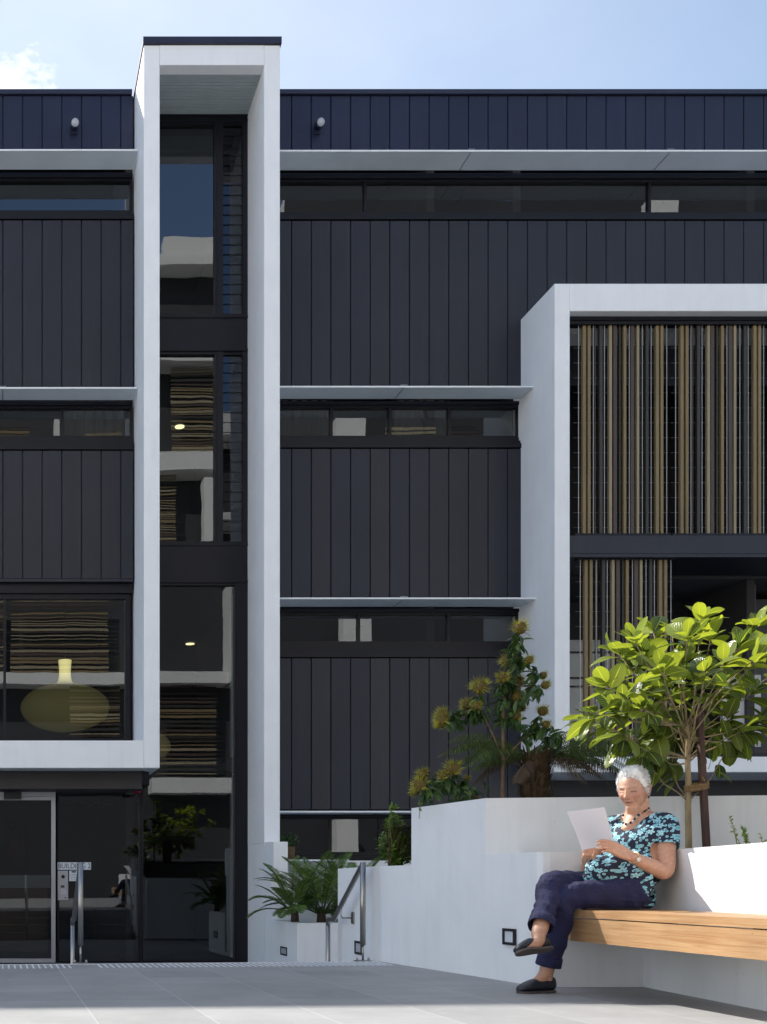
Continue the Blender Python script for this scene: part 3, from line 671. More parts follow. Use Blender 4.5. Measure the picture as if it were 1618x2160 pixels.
# recessed square wall lights
def walllight(c, tan, w_, h_, lb, lens='lens'):
    c = Vector(c); tan = Vector((*tan, 0)).normalized(); nrm = Vector((tan.y, -tan.x, 0)); up = Vector((0,0,1))
    if nrm.x > 0: nrm = -nrm
    if abs(tan.x) > .9: nrm = Vector((0,-1,0))
    t = thing('step_light', lb, 'wall light', c, 'square black recessed lights in the white walls')
    def bx(b, u0, u1, v0, v1, d0, d1):
        vs = [c + tan*u + up*v + nrm*d for d in (d0, d1) for (u, v) in ((u0,v0),(u1,v0),(u1,v1),(u0,v1))]
        b.add(vs, [(3,2,1,0),(4,5,6,7),(0,1,5,4),(1,2,6,5),(2,3,7,6),(3,0,4,7)])
    b = MB(); f = .2
    u, v = w_/2, h_/2; e = min(w_, h_)*.17
    bx(b, -u, u, v-e, v, -.004, .010); bx(b, -u, u, -v, -v+e, -.004, .010); bx(b, -u, -u+e, -v+e, v-e, -.004, .010); bx(b, u-e, u, -v+e, v-e, -.004, .010)
    b.build('frame', M['black'], t)
    b = MB(); bx(b, -u+e, u-e, -v+e, v-e, -.004, .003); b.build('lens', M[lens], t)
def on_line(px, py, a, c):
    k = (px+10)/F; dx, dy = c[0]-a[0], c[1]-a[1]
    s = (k*a[1]-a[0])/(dx - k*dy); x, y = a[0]+dx*s, a[1]+dy*s
    return (x, y, Z(py, y)), (dx, dy)
c, t_ = on_line(1075, 1976, (3.024,8.5), (3.262,6.40)); 
M['lens_bright'] = mat('white_lens', (.62, .64, .68), .5)
walllight(c, t_, .13, .103, 'black framed square wall light low on the wall left of the raised shoe', 'lens_bright')
walllight((3.02, X(757,1)*0 + 3.02/((757+10)/F), Z(1999, 3.02/((757+10)/F))), (0,1), .17, .11, 'black framed wall light behind the right handrail post')
walllight((3.80-.02, 13.9, Z(2006, 13.9)), (0,1), .30, .11, 'small dark wall light on the tower foot wall below the palms')

# ---------------------------------------------------------------- bench
def wood(name, c1, c2):
    m = mat(name, c1, .5, bump=.15, bscale=40, stretch=(6, .6, 6)); t = m.node_tree; L = t.links; b = t.nodes['Principled BSDF']
    tc = t.nodes.new('ShaderNodeTexCoord'); mp = t.nodes.new('ShaderNodeMapping'); mp.inputs['Scale'].default_value = (20, 1.1, 34); L.new(tc.outputs['Object'], mp.inputs[0])
    n = t.nodes.new('ShaderNodeTexNoise'); n.inputs['Scale'].default_value = 2.2; n.inputs['Detail'].default_value = 7; n.inputs['Distortion'].default_value = .6; L.new(mp.outputs[0], n.inputs[0])
    r = t.nodes.new('ShaderNodeValToRGB'); r.color_ramp.elements[0].position = .3; r.color_ramp.elements[0].color = c2; r.color_ramp.elements[1].position = .66; r.color_ramp.elements[1].color = c1
    L.new(n.outputs['Fac'], r.inputs[0])
    n2 = t.nodes.new('ShaderNodeTexNoise'); n2.inputs['Scale'].default_value = 2.5; n2.inputs['Detail'].default_value = 3; L.new(tc.outputs['Object'], n2.inputs[0])
    mr = t.nodes.new('ShaderNodeMapRange'); mr.inputs['From Min'].default_value = .3; mr.inputs['From Max'].default_value = .7; mr.inputs['To Min'].default_value = .85; mr.inputs['To Max'].default_value = 1.12; L.new(n2.outputs['Fac'], mr.inputs[0])
    h = t.nodes.new('ShaderNodeHueSaturation'); L.new(mr.outputs[0], h.inputs['Value']); L.new(r.outputs[0], h.inputs['Color'])
    n3 = t.nodes.new('ShaderNodeTexVoronoi'); n3.inputs['Scale'].default_value = 7; n3.inputs['Randomness'].default_value = 1; mp3 = t.nodes.new('ShaderNodeMapping'); mp3.inputs['Scale'].default_value = (1.6, 1, 2.2); L.new(tc.outputs['Object'], mp3.inputs[0]); L.new(mp3.outputs[0], n3.inputs[0])
    lt = nd(t, 'ShaderNodeMapRange'); lt.inputs['From Min'].default_value = .025; lt.inputs['From Max'].default_value = .06; lt.inputs['To Min'].default_value = .5; lt.inputs['To Max'].default_value = 0; L.new(n3.outputs['Distance'], lt.inputs[0])
    mx = nd(t, 'ShaderNodeMix', data_type='RGBA'); L.new(lt.outputs[0], mx.inputs['Factor']); L.new(h.outputs[0], mx.inputs['A']); mx.inputs['B'].default_value = (.16, .07, .025, 1)
    L.new(mx.outputs['Result'], b.inputs['Base Color']); return m
M['wood'] = wood('bench_timber', (.47, .285, .140, 1), (.34, .175, .072, 1))
bench = thing('bench', 'long light timber bench built against the white wall under the seated woman', 'bench', (3.6, 5.4, 0))
BX = 3.27; ZT = .462
end = [(BX, 6.06), (3.385, 6.375)]
def bench_x(y): return BX
# seat boards (five, lengthwise)
for k in range(5):
    a, c = k/5, (k+1)/5 - .012
    f0 = lambda y, s: BX + (3.753 + (y-5.166)*.110 - .004 - BX)*s
    yb = 6.06 + .33*((a+c)/2)*1.1
    poly = [(f0(2.2,a), 2.2), (f0(2.2,c), 2.2), (f0(6.08,c), 6.075 + .265*min(1,c*1.9)), (f0(6.08,a), 6.075 + .265*min(1,a*1.9))]
    MB().prism(poly, ZT - .042, ZT).build('seat_board', M['wood'], bench)
b = MB(); b.prism([(BX+.004, 2.2), (BX+.04, 2.2), (BX+.04, 6.06), (BX+.004, 6.045)], .285, ZT-.048); b.build('fascia', M['wood'], bench)
b = MB(); b.prism([(BX+.022, 6.052), (BX+.05, 6.052), (3.42, 6.37), (3.385, 6.37)], .285, ZT-.048); b.build('end_board', M['wood'], bench)
b = MB()
for y in (2.6, 3.6, 4.6, 5.6): b.box(BX+.041, 3.60, y, y+.04, .33, ZT-.043)
b.build('bearer', M['black'], bench)

# ---------------------------------------------------------------- handrails
def handrail(x, lb, D1=8.42, D2=9.28, brk=False):
    t = thing('handrail', lb, 'handrail', (x, D1, 0), 'stainless handrails at the steps')
    zt_ = Z(1822, D1); zb = Z(1939, D2)
    g = plaza_z(x)
    b = MB(); b.tube([(x, D1, Z(1994, D1)), (x, D1, zt_+.012)], .0215, 16); b.build('post', M['steel'], t)
    b = MB(); b.tube([(x, D1, g), (x, D1, Z(1994, D1)+.01)], .009, 10)
    for dx in (-.045, .045): b.tube([(x+dx, D1, g), (x+dx, D1, g+.03)], .009, 10)
    b.box(x-.06, x+.06, D1-.05, D1+.04, g-.001, g+.008); b.build('base_fixing', M['steel'], t)
    b = MB(); b.tube([(x, D1+.005, zt_-.01), (x, D1+.03, zt_-.018), (x, D2-.18, zb+.03), (x, D2-.14, zb), (x, D2+.0, zb), (x, D2+.02, zb-.02), (x, D2+.022, zb-.05)], .0205, 16); b.build('rail', M['steel'], t)
    b = MB(); b.tube([(x, D2+.022, zb-.04), (x, D2+.022, -.6)], .0195, 16); b.build('post', M['steel'], t)
    if brk:
        y = 8.95; zz_ = zt_-.018 + (zb+.03-zt_+.018)*(y-D1-.03)/(D2-.18-D1-.03)
        b = MB(); b.tube([(x, y, zz_-.02), (x, y, zz_-.09), (x+.01, y, zz_-.105), (3.018, y, zz_-.105)], .006, 8); b.box(3.008, 3.0195, y-.03, y+.03, zz_-.155, zz_-.055); b.build('wall_bracket', M['steel'], t)
handrail(2.915, 'right stainless handrail going down the steps beside the white wall', brk=True)
handrail(.677, 'left stainless handrail going down the steps in front of the building sign')

# ---------------------------------------------------------------- opposite building (seen only in reflections)
opp = thing('apartment_building', 'pale apartment building behind the camera, seen mirrored in the windows', 'building', (4, -12, -.6))
VD = 42.0; OY = 32 - VD          # mirror plane at Y = 16
def ox(px): return X(px, VD)
def oz(py): return Z(py, VD)
M['owhite'] = mat('opposite_white', (.74, .73, .71), .8); M['odark'] = mat('opposite_dark', (.035, .035, .04), .6)
b = MB(); b.box(-34, 34, OY-8, OY-1.2, -.6, oz(560)); b.box(ox(350), ox(620), OY-8, OY-1.3, oz(560), oz(477)-.5); b.box(ox(620), 34, OY-8, OY-1.3, oz(560), oz(370)); b.build('wall', M['owhite'], opp)  # wall made white to bounce sunlight onto the shaded facade
b = MB()
for (a, c, pt, pb) in ((622, 1700, 372, 476), (335, 540, 549, 2040), (-150, 275, 838, 948), (-150, 300, 1236, 1576), (-150, 334, 1576, 2040), (590, 1190, 838, 948), (560, 1190, 1270, 1376), (560, 900, 1700, 1820), (1190, 1640, 640, 1600), (275, 334, 838, 1235)):
    b.box(ox(a), ox(c), OY-1.205 - (.1 if pt < 500 else 0), OY-1.13 - (.1 if pt < 500 else 0), oz(pb), oz(pt))
b.build('dark_glazing', M['odark'], opp)
b = MB(); b.box(ox(352), ox(622), OY-1.3, OY-.6, oz(530), oz(477)); b.box(-34, ox(352), OY-1.3, OY-.6, oz(530), oz(513)); b.box(-34, 34, OY-1.25, OY-.2, oz(548), oz(531)); b.build('parapet', M['owhite'], opp)
b = MB()
for (pa, pb, x0, x1) in ((1415, 1440, -34, ox(490)), (1640, 1672, ox(322), ox(490)), (1180, 1200, ox(560), 34), (950, 990, -34, 34), (740, 758, -34, 34)):
    b.box(x0, x1, OY-1.12, OY, oz(pb), oz(pa))
b.prism([(ox(484), OY-1.12), (ox(498), OY-1.12), (ox(498), OY+.5), (ox(484), OY+.5)], oz(1440), oz(1230))
for (a, c, pt, pb) in ((708, 772, 880, 930), (1372, 1430, 415, 470), (724, 784, 1296, 1360), (711, 755, 1730, 1797), (115, 126, 880, 920), (318, 330, 1880, 1990), (430, 455, 1010, 1150)):
    b.box(ox(a), ox(c), OY-.4, OY+.2, oz(pb), oz(pt))
b.build('balcony_edge', M['owhite'], opp)
def oscreen(px0, px1, pt, pb, seed):
    rnd = random.Random(seed); b = MB(); z = oz(pb)
    while z < oz(pt):
        h = rnd.choice((.03,.04,.07,.10)); b.box(ox(px0), ox(px1), OY-.5, OY-.45, z, z+h, rnd.choice((0,0,1,1,2,3))); z += h + rnd.choice((.04,.07,.10))
    b.build('louvre_screen', [M['tan'], M['sand'], M['brown'], M['gslat']], opp)
for i, a in enumerate(((-60, 14, 1250, 1414), (24, 232, 1250, 1414), (150, 258, 1441, 1570), (335, 462, 1441, 1638), (366, 456, 745, 940), (335, 376, 992, 1145), (180, 262, 885, 930), (-30, 62, 885, 930), (826, 935, 885, 930), (952, 1020, 885, 930), (620, 700, 1441, 1638))): oscreen(*a, i)

# ---------------------------------------------------------------- plants
def leaf_mat(name, c1, c2, rough=.35, trans=.35, vein=True, spec=.5, tcol=None):
    m = bpy.data.materials.new(name); m.use_nodes = True; t = m.node_tree; L = t.links; b = t.nodes['Principled BSDF']; o = t.nodes['Material Output']
    at = t.nodes.new('ShaderNodeAttribute'); at.attribute_name = 'Col'
    sp = t.nodes.new('ShaderNodeSeparateColor'); L.new(at.outputs['Color'], sp.inputs[0])
    mx = nd(t, 'ShaderNodeMix', data_type='RGBA'); L.new(sp.outputs[0], mx.inputs['Factor']); mx.inputs['A'].default_value = (*c1, 1); mx.inputs['B'].default_value = (*c2, 1)
    colo = mx.outputs['Result']
    if vein:
        uv = t.nodes.new('ShaderNodeUVMap'); s = t.nodes.new('ShaderNodeSeparateXYZ'); L.new(uv.outputs[0], s.inputs[0])
        a = nd(t, 'ShaderNodeMath', operation='ABSOLUTE'); L.new(s.outputs['X'], a.inputs[0])
        k = nd(t, 'ShaderNodeMath', operation='MULTIPLY_ADD'); L.new(a.outputs[0], k.inputs[0]); k.inputs[1].default_value = -.35; L.new(s.outputs['Y'], k.inputs[2])
        w_ = nd(t, 'ShaderNodeMath', operation='MULTIPLY'); L.new(k.outputs[0], w_.inputs[0]); w_.inputs[1].default_value = 60
        sn = nd(t, 'ShaderNodeMath', operation='SINE'); L.new(w_.outputs[0], sn.inputs[0])
        g = nd(t, 'ShaderNodeMapRange'); g.inputs['From Min'].default_value = .75; g.inputs['From Max'].default_value = 1; g.inputs['To Max'].default_value = .4; L.new(sn.outputs[0], g.inputs[0])
        mr = nd(t, 'ShaderNodeMath', operation='LESS_THAN'); L.new(a.outputs[0], mr.inputs[0]); mr.inputs[1].default_value = .06
        mm = nd(t, 'ShaderNodeMath', operation='MAXIMUM'); L.new(g.outputs[0], mm.inputs[0]); L.new(mr.outputs[0], mm.inputs[1])
        m3 = nd(t, 'ShaderNodeMix', data_type='RGBA'); L.new(mm.outputs[0], m3.inputs['Factor']); L.new(colo, m3.inputs['A']); m3.inputs['B'].default_value = (min(1,c2[0]*1.25), min(1,c2[1]*1.2), c2[2]*1.2, 1)
        colo = m3.outputs['Result']
        bp = t.nodes.new('ShaderNodeBump'); bp.inputs['Strength'].default_value = .35; bp.inputs['Distance'].default_value = .002; L.new(sn.outputs[0], bp.inputs['Height']); L.new(bp.outputs[0], b.inputs['Normal'])
    L.new(colo, b.inputs['Base Color']); b.inputs['Roughness'].default_value = rough; b.inputs['Specular IOR Level'].default_value = spec
    tr = t.nodes.new('ShaderNodeBsdfTranslucent')
    hs = t.nodes.new('ShaderNodeHueSaturation'); hs.inputs['Hue'].default_value = .485; hs.inputs['Saturation'].default_value = 1.15; hs.inputs['Value'].default_value = 1.5; L.new(colo, hs.inputs['Color']); L.new(hs.outputs[0], tr.inputs[0])
    ms = t.nodes.new('ShaderNodeMixShader'); ms.inputs[0].default_value = trans; L.new(b.outputs[0], ms.inputs[1]); L.new(tr.outputs[0], ms.inputs[2]); L.new(ms.outputs[0], o.inputs[0])
    return m
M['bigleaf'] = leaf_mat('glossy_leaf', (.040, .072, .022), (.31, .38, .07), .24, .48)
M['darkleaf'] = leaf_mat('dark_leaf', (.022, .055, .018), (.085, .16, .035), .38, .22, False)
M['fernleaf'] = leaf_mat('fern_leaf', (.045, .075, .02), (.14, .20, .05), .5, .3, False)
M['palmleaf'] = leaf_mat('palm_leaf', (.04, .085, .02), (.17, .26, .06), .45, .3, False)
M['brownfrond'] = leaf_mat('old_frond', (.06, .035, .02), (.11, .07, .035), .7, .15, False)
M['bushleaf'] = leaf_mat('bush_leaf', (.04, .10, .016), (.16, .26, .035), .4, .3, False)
M['flower'] = leaf_mat('flower_spike', (.14, .09, .02), (.52, .52, .07), .6, .3, False)

def leaf(b, base, d, n, L_, W, curl=.25, fold=.25, mi=0, shade=.5, seg=6, tipw=1.0, wav=0.0):
    # one elliptical leaf, folded along the midrib, curling towards its tip
    d = d.normalized(); s = d.cross(n)
    if s.length < 1e-3: s = d.cross(Vector((1, 0, 0)))
    s.normalize(); n = s.cross(d).normalized()
    vs = []; uv = []; p = Vector(base); dd = d.copy(); ph = random.uniform(0, 6)
    for i in range(seg+1):
        t = i/seg
        w_ = W * (math.sin(math.pi * (t**.92)) ** .62 if 0 < t < 1 else 0.03)
        e = n * (fold * w_) + n*(wav*W*math.sin(ph + t*9))
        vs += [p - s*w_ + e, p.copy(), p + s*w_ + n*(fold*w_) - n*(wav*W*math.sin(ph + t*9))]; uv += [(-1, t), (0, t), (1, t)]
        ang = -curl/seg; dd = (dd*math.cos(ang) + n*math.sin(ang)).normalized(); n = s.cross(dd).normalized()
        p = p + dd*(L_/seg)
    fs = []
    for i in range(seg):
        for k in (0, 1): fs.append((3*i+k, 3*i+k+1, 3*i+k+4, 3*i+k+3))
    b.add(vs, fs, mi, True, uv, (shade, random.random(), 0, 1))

def rv(s=1): return Vector((random.uniform(-s, s), random.uniform(-s, s), random.uniform(-s, s)))

# --- young broad-leaved tree beside the seated woman
random.seed(11)
TD = 6.62; base = Vector((X(1453, TD), TD, .70))
tree = thing('young_tree', 'young tree with broad glossy yellow green leaves beside the seated woman', 'tree', base)
def tp(px, py, D=TD): return P(px, py, D)
trunk_pts = [base, tp(1453,1780), tp(1451,1700), tp(1452,1650), tp(1450,1600), tp(1453,1555), tp(1447,1525)]
b = MB(); b.tube(trunk_pts, [.0185,.0180,.0175,.0170,.0150,.0135,.0110], 12)
for (py, r) in ((1652, .020), (1720, .018), (1755, .0175), (1690, .0175), (1600, .0155)):
    b.tube([tp(1452.5, py+3), tp(1452.5, py), tp(1452.5, py-3)], [.013, r, .013], 10)
b.build('trunk', M['bark'], tree)
tips = [(1325,1335),(1370,1318),(1415,1322),(1478,1292),(1500,1335),(1560,1352),(1600,1378),(1288,1362),(1322,1400),(1262,1432),(1232,1490),(1215,1520),(1262,1540),(1300,1565),(1345,1480),(1392,1400),(1442,1385),(1488,1402),(1535,1425),(1585,1450),(1612,1520),(1362,1556),(1402,1520),(1432,1470),(1482,1530),(1540,1520),(1548,1572),(1340,1600),(1405,1612),(1650,1400),(1660,1470),(1385,1455),(1505,1462),(1300,1470),(1450,1330),(1350,1365),(1600,1300),(1575,1545),(1500,1570),(1290,1505),(1420,1560),(1530,1380),(1376,1600),(1470,1440),(1335,1440),(1625,1345)]
br = MB(); cr_ = MB()
for i, (px, py) in enumerate(tips):
    D = TD + (random.uniform(.10, .42) if (1400 < px < 1530 and py > 1425) else random.uniform(-.36, .38)); px = 1445 + (px-1445)*(.90 if px < 1445 else .97); py += 14 if py < 1500 else -6; tip = tp(px, py, D)
    t0 = random.choice([tp(1450,1600), tp(1452,1560), tp(1447,1530), tp(1449,1535)]) if py < 1560 else random.choice([tp(1452,1650), tp(1450,1610), tp(1451,1690)])
    if i == 99: t0 = tp(1452,1695)
    mid = t0.lerp(tip, .5) + Vector((0, 0, -.03 if py > 1450 else .02)) + rv(.02)
    br.tube([t0, t0.lerp(mid, .5)+rv(.008), mid, mid.lerp(tip, .5)+rv(.008), tip], [.0055,.0046,.0038,.003,.0022], 6)
    ax = ((tip - tp(1450,1520)).normalized()*.8 + Vector((0, 0, .7))).normalized()
    if py > 1540: ax = (ax + Vector((0, 0, -.9))).normalized()
    n = random.randint(7, 10); u = ax.orthogonal().normalized(); v = ax.cross(u)
    for k in range(n):
        a = k*2.4 + random.uniform(-.3, .3); lvl = k/n
        out = (u*math.cos(a) + v*math.sin(a))
        tilt = .25 + .95*lvl + random.uniform(-.1, .15)
        d = (ax*math.cos(tilt) + out*math.sin(tilt)).normalized()
        d.z -= .20 if py < 1500 else .5
        Lf = random.uniform(.10, .205) * (1 - .25*(lvl < .15)); 
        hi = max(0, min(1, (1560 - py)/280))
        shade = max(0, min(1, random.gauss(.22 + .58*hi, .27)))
        nn = (Vector((0, 0, 1)) + rv(.5) + out*.2)
        p0 = tip - ax*(lvl*.05)
        br.tube([p0, p0 + d*.018], .0016, 4, 0, False)
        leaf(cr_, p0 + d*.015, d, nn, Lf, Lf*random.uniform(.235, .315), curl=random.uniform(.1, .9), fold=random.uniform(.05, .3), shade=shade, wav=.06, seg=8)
    # a few leaves back along the twig
    for k in range(4):
        q = mid.lerp(tip, .2 + .18*k); d = (rv(1) + ax*.4 + Vector((0, 0, -.2))).normalized()
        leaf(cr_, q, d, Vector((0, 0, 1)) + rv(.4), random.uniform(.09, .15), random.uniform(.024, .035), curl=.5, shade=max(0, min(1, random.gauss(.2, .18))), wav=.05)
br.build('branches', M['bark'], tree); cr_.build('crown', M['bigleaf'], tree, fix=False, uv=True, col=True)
# stake and hessian tie
sb = tp(1493, 1860, 6.60); sb.z = .70
st = thing('tree_stake', 'brown timber stake standing beside the slim tree trunk', 'stake', sb)
b = MB(); w0, w1 = .016, .016
q0, q1 = sb, tp(1474, 1495, 6.60)
vs = []
for q in (q0, q1): vs += [q + Vector((-w0, -w0, 0)), q + Vector((w0, -w0, 0)), q + Vector((w0, w0, 0)), q + Vector((-w0, w0, 0))]
b.add(vs, [(3,2,1,0),(4,5,6,7),(0,1,5,4),(1,2,6,5),(2,3,7,6),(3,0,4,7)]); b.build('post', M['stake'], st)
tie = thing('hessian_tie', 'loop of brown hessian tying the trunk to the stake', 'tie', tp(1470, 1660, 6.6))
b = MB()
c0, c1 = tp(1453,1664,6.62), tp(1485,1656,6.60)
for k, dz in enumerate((-.012, 0.0, .012)):
    pts = []
    for i in range(21):
        a = 2*math.pi*i/20; cx = (1-math.cos(a))/2
        pts.append(c0.lerp(c1, cx*1.0) + Vector((.022*(-math.cos(a)), .027*math.sin(a)*(1 if k != 1 else .9), dz + .016*math.sin(a*1.0)*(.4) )))
    b.tube(pts, .0095, 6, 0, False)
b.tube([c0 + Vector((.02, -.01, 0)), (c0+c1)/2 + Vector((0, -.012, .004)), c1 + Vector((-.02, -.012, 0))], [.016, .010, .017], 8)
b.tube([c1 + Vector((-.015, -.028, .02)), c1 + Vector((-.03, -.03, .045)), c1 + Vector((-.026, -.03, .052))], [.008, .005, .002], 6)
b.build('binding', M['hessian'], tie)

# --- flowering shrub with spiky yellow heads
random.seed(21)
SD = 7.65; sb = Vector((X(1062, SD), SD, 1.05))
shrub = thing('flowering_shrub', 'dark leaved shrub with spiky yellow green pompom flowers behind the planter wall', 'shrub', sb)
def sp_(px, py, D=SD): return P(px, py, D)
heads = [(1097,1325,18),(1072,1393,17),(1116,1392,12),(1060,1430,15),(1092,1438,17),(1090,1470,16),(1012,1450,20),(985,1486,15),(1004,1490,12),(934,1507,16),(930,1525,15),(932,1518,17),(1085,1512,16),(1100,1492,12),(1145,1425,11),(1150,1445,12),(1145,1500,14),(1152,1528,11),(1176,1556,12),(955,1622,19),(934,1636,12),(892,1634,15),(886,1655,18),(875,1670,12),(985,1642,8),(1070,1455,10)]
st_ = MB(); lf = MB(); fl = MB()
main = [sb, sp_(1060,1680), sp_(1061,1600), sp_(1061,1510), sp_(1066,1440), sp_(1085,1380), sp_(1095,1340)]
st_.tube(main, [.016,.015,.013,.011,.009,.006,.004], 8)
st_.tube([sp_(1063,1608), sp_(1085,1578), sp_(1108,1555), sp_(1130,1545), sp_(1150,1532)], [.008,.007,.006,.005,.004], 6)
st_.tube([sp_(1060,1600), sp_(1040,1550), sp_(1015,1500), sp_(985,1490)], [.008,.006,.005,.004], 6)
st_.tube([sb, sp_(1030,1690), sp_(985,1675), sp_(950,1650), sp_(900,1650)], [.01,.008,.007,.006,.004], 6)
roots = [Vector(p) for p in (sp_(1066,1440), sp_(1061,1510), sp_(1085,1380), sp_(1000,1495), sp_(1108,1550), sp_(960,1655), sp_(1060,1470))]
for (px, py, r) in heads:
    D = SD + random.uniform(-.12, .12); c = sp_(px, py, D); rr = r*1.35/F*D
    root = min(roots, key=lambda q: (q-c).length)
    ax = (c - root); ax = ax.normalized() if ax.length > .02 else Vector((0,0,1)); ax = (ax + Vector((0,0,.35))).normalized()
    st_.tube([root, root.lerp(c, .5) + Vector((0,0,-.02)), c - ax*rr*.5], [.005,.004,.003], 5)
    for k in range(230):
        d = rv(1).normalized()
        if d.dot(ax) < -.45: continue
        s_ = random.uniform(.75, 1.15)*rr; q = c + d*rr*.15; e = c + d*s_ + Vector((0,0,.004)); w_ = d.orthogonal().normalized()*rr*.05
        fl.add([q - w_*1.2, q + w_*1.2, e], [(0, 1, 2)], 0, False, None, (random.uniform(.0, .35) if s_ < .85*rr else random.uniform(.5, 1), 0, 0, 1))
    fl.ball(c, rr*.55, 10, 6); 
    for i in range(-77, 0): fl.col[i] = (.05, 0, 0, 1)
    for k in range(15):
        a = k*2.4; u = ax.orthogonal().normalized(); v = ax.cross(u); out = u*math.cos(a) + v*math.sin(a)
        d = out*.9 - ax*random.uniform(-.1, .7) + Vector((0,0,-.25))
        leaf(lf, c - ax*rr*random.uniform(.4, 1.7), d, Vector((0,0,1)) + ax*.4 + rv(.3), random.uniform(.07, .115), random.uniform(.012, .018), curl=random.uniform(.4, 1.2), fold=.35, shade=random.random(), seg=4)
for path in ([(1066,1440),(1085,1380),(1095,1340)],[(1061,1530),(1066,1440)],[(1100,1560),(1150,1532)],[(1150,1532),(1178,1560)],[(1025,1500),(985,1492),(935,1515)],[(985,1675),(950,1650),(890,1660)],[(1090,1470),(1140,1440)],[(1085,1510),(1120,1540)],[(1020,1640),(960,1690)]):
    for i in range(len(path)-1):
        for k in range(26):
            t = random.random(); p = sp_(path[i][0]*(1-t)+path[i+1][0]*t + random.uniform(-10,10), path[i][1]*(1-t)+path[i+1][1]*t + random.uniform(-8,12), SD + random.uniform(-.09,.09))
            leaf(lf, p, rv(1) + Vector((0,0,-.5)), Vector((0,0,1)) + rv(.5), random.uniform(.06, .11), random.uniform(.011, .018), curl=.7, fold=.3, shade=random.random(), seg=4)
st_.build('stem', mat('shrub_bark', (.16,.10,.065), .8, var=.3, scale=30, bump=.5, bscale=60), shrub)
lf.build('foliage', M['darkleaf'], shrub, fix=False, uv=True, col=True)
fl.build('flowers', M['flower'], shrub, fix=False, uv=True, col=True)

# --- fronds (fern and palms)
def frond(b, base, d, L_, droop, n=26, ll=.12, mi=0, stem=.004, lw=.006, angle=1.0, vlift=.1, sh=(0, 1), lo=.12, stemmi=None, hang=.15):
    d = Vector(d).normalized(); p = Vector(base); pts = [p.copy()]; seg = 14; dd = d.copy()
    for i in range(seg):
        dd = (dd + Vector((0, 0, -droop/seg*(.4 + 1.4*i/seg)))).normalized(); p = p + dd*(L_/seg); pts.append(p.copy())
    b.tube(pts, [stem*(1-.8*i/seg) for i in range(seg+1)], 5, stemmi if stemmi is not None else mi, False, col=(.25, 0, 0, 1))
    for k in range(n):
        t = lo + (1-lo)*k/(n-1); f = t*seg; i = min(int(f), seg-1); q = pts[i].lerp(pts[i+1], f-i); T = (pts[i+1]-pts[i]).normalized()
        s = T.cross(Vector((0,0,1)))
        if s.length < .05: s = Vector((1,0,0))
        s.normalize(); up = s.cross(T)
        l_ = ll * (math.sin(math.pi*min(1, (t-lo)/(1-lo)*.86 + .12)) ** .7) * random.uniform(.85, 1.1)
        for sg in (-1, 1):
            dir_ = (T*math.cos(angle) + s*sg*math.sin(angle) + up*vlift + Vector((0,0,-hang))).normalized()
            e = q + dir_*l_ + Vector((0,0,-.12*l_)); m_ = q + dir_*l_*.5; wv = (dir_.cross(up)).normalized()*lw
            b.add([q - wv*.6, q + wv*.6, m_ + wv, e, m_ - wv], [(0, 1, 2, 3, 4)], mi, False, None, (random.uniform(*sh), 0, 0, 1))
def fibrous_trunk(b, base, top, r0, r1, n=420, sc=.07):
    b.tube([base, base.lerp(top, .5), top], [r0*.8, r1*.85, r1*.75], 14)
    ax = (top-base); L_ = ax.length; ax.normalize(); u = ax.orthogonal().normalized(); v = ax.cross(u)
    for k in range(n):
        t = random.random(); a = random.uniform(0, 6.283); o = u*math.cos(a)+v*math.sin(a); r = (r0*(1-t)+r1*t)*.82
        p = base + ax*L_*t + o*r; d = (ax*1.0 + o*random.uniform(.2, .9)).normalized(); w_ = ax.cross(o)*random.uniform(.004, .009)
        e = p + d*sc*random.uniform(.5, 1.2)
        b.add([p - w_, p + w_, e + w_*.4, e - w_*.4], [(0,1,2,3)], 0, False, None, (random.random(), 0, 0, 1))
random.seed(31)
FD = 7.75; fb = Vector((X(1128, FD), FD, 1.05)); ft = P(1130, 1592, FD)
fern = thing('tree_fern', 'tree fern with a shaggy brown trunk and dark spreading fronds behind the wall', 'tree fern', fb)
b = MB(); fibrous_trunk(b, fb, ft, .10, .12, 900, .075); b.build('trunk', M['brownfrond'], fern, fix=False, uv=True, col=True)
b = MB()
targets = [(1.0,.05,.25,.75,1.5),(1,-.3,.1,.62,1.5),(.9,.5,.15,.62,1.4),(-1,.0,.35,.70,1.5),(-1,-.35,.2,.62,1.6),(-.9,.45,.2,.62,1.6),(1,-.1,.35,.7,1.7),(-1,-.15,.45,.66,1.7),(.5,.8,.4,.6,1.3),(-.4,.9,.45,.55,1.3),(1,.1,.55,.66,1.5),(-1,.1,.65,.62,1.6),(.6,-.4,.7,.5,1.6),(1,-.15,-.05,.55,1.0),(-.95,-.2,-.1,.5,.9)]
for (x, y, z, L_, dr) in targets:
    frond(b, ft + Vector((x, y, 0))*.05, (x, y, z + .15), L_*1.0, dr*.75, n=34, ll=.13, lw=.0036, angle=1.2, stem=.005, hang=.75)
b.build('fronds', M['fernleaf'], fern, fix=False, uv=True, col=True)
b = MB()
for (x, y, z, L_, dr) in ((.95,-.1,.1,.66,.9),(.9,.3,.2,.6,1.0),(.7,-.5,.0,.5,1.2),(-.9,-.1,.05,.5,1.2),(1,.05,.2,.75,1.1),(-.6,-.6,-.2,.4,.8),(.5,-.8,-.2,.4,1.0)):
    frond(b, ft + Vector((x,y,-.4))*.05, (x, y, z), L_, dr, n=30, ll=.12, lw=.0035, angle=1.1, stem=.005, hang=.9)
b.build('dead_fronds', M['brownfrond'], fern, fix=False, uv=True, col=True)

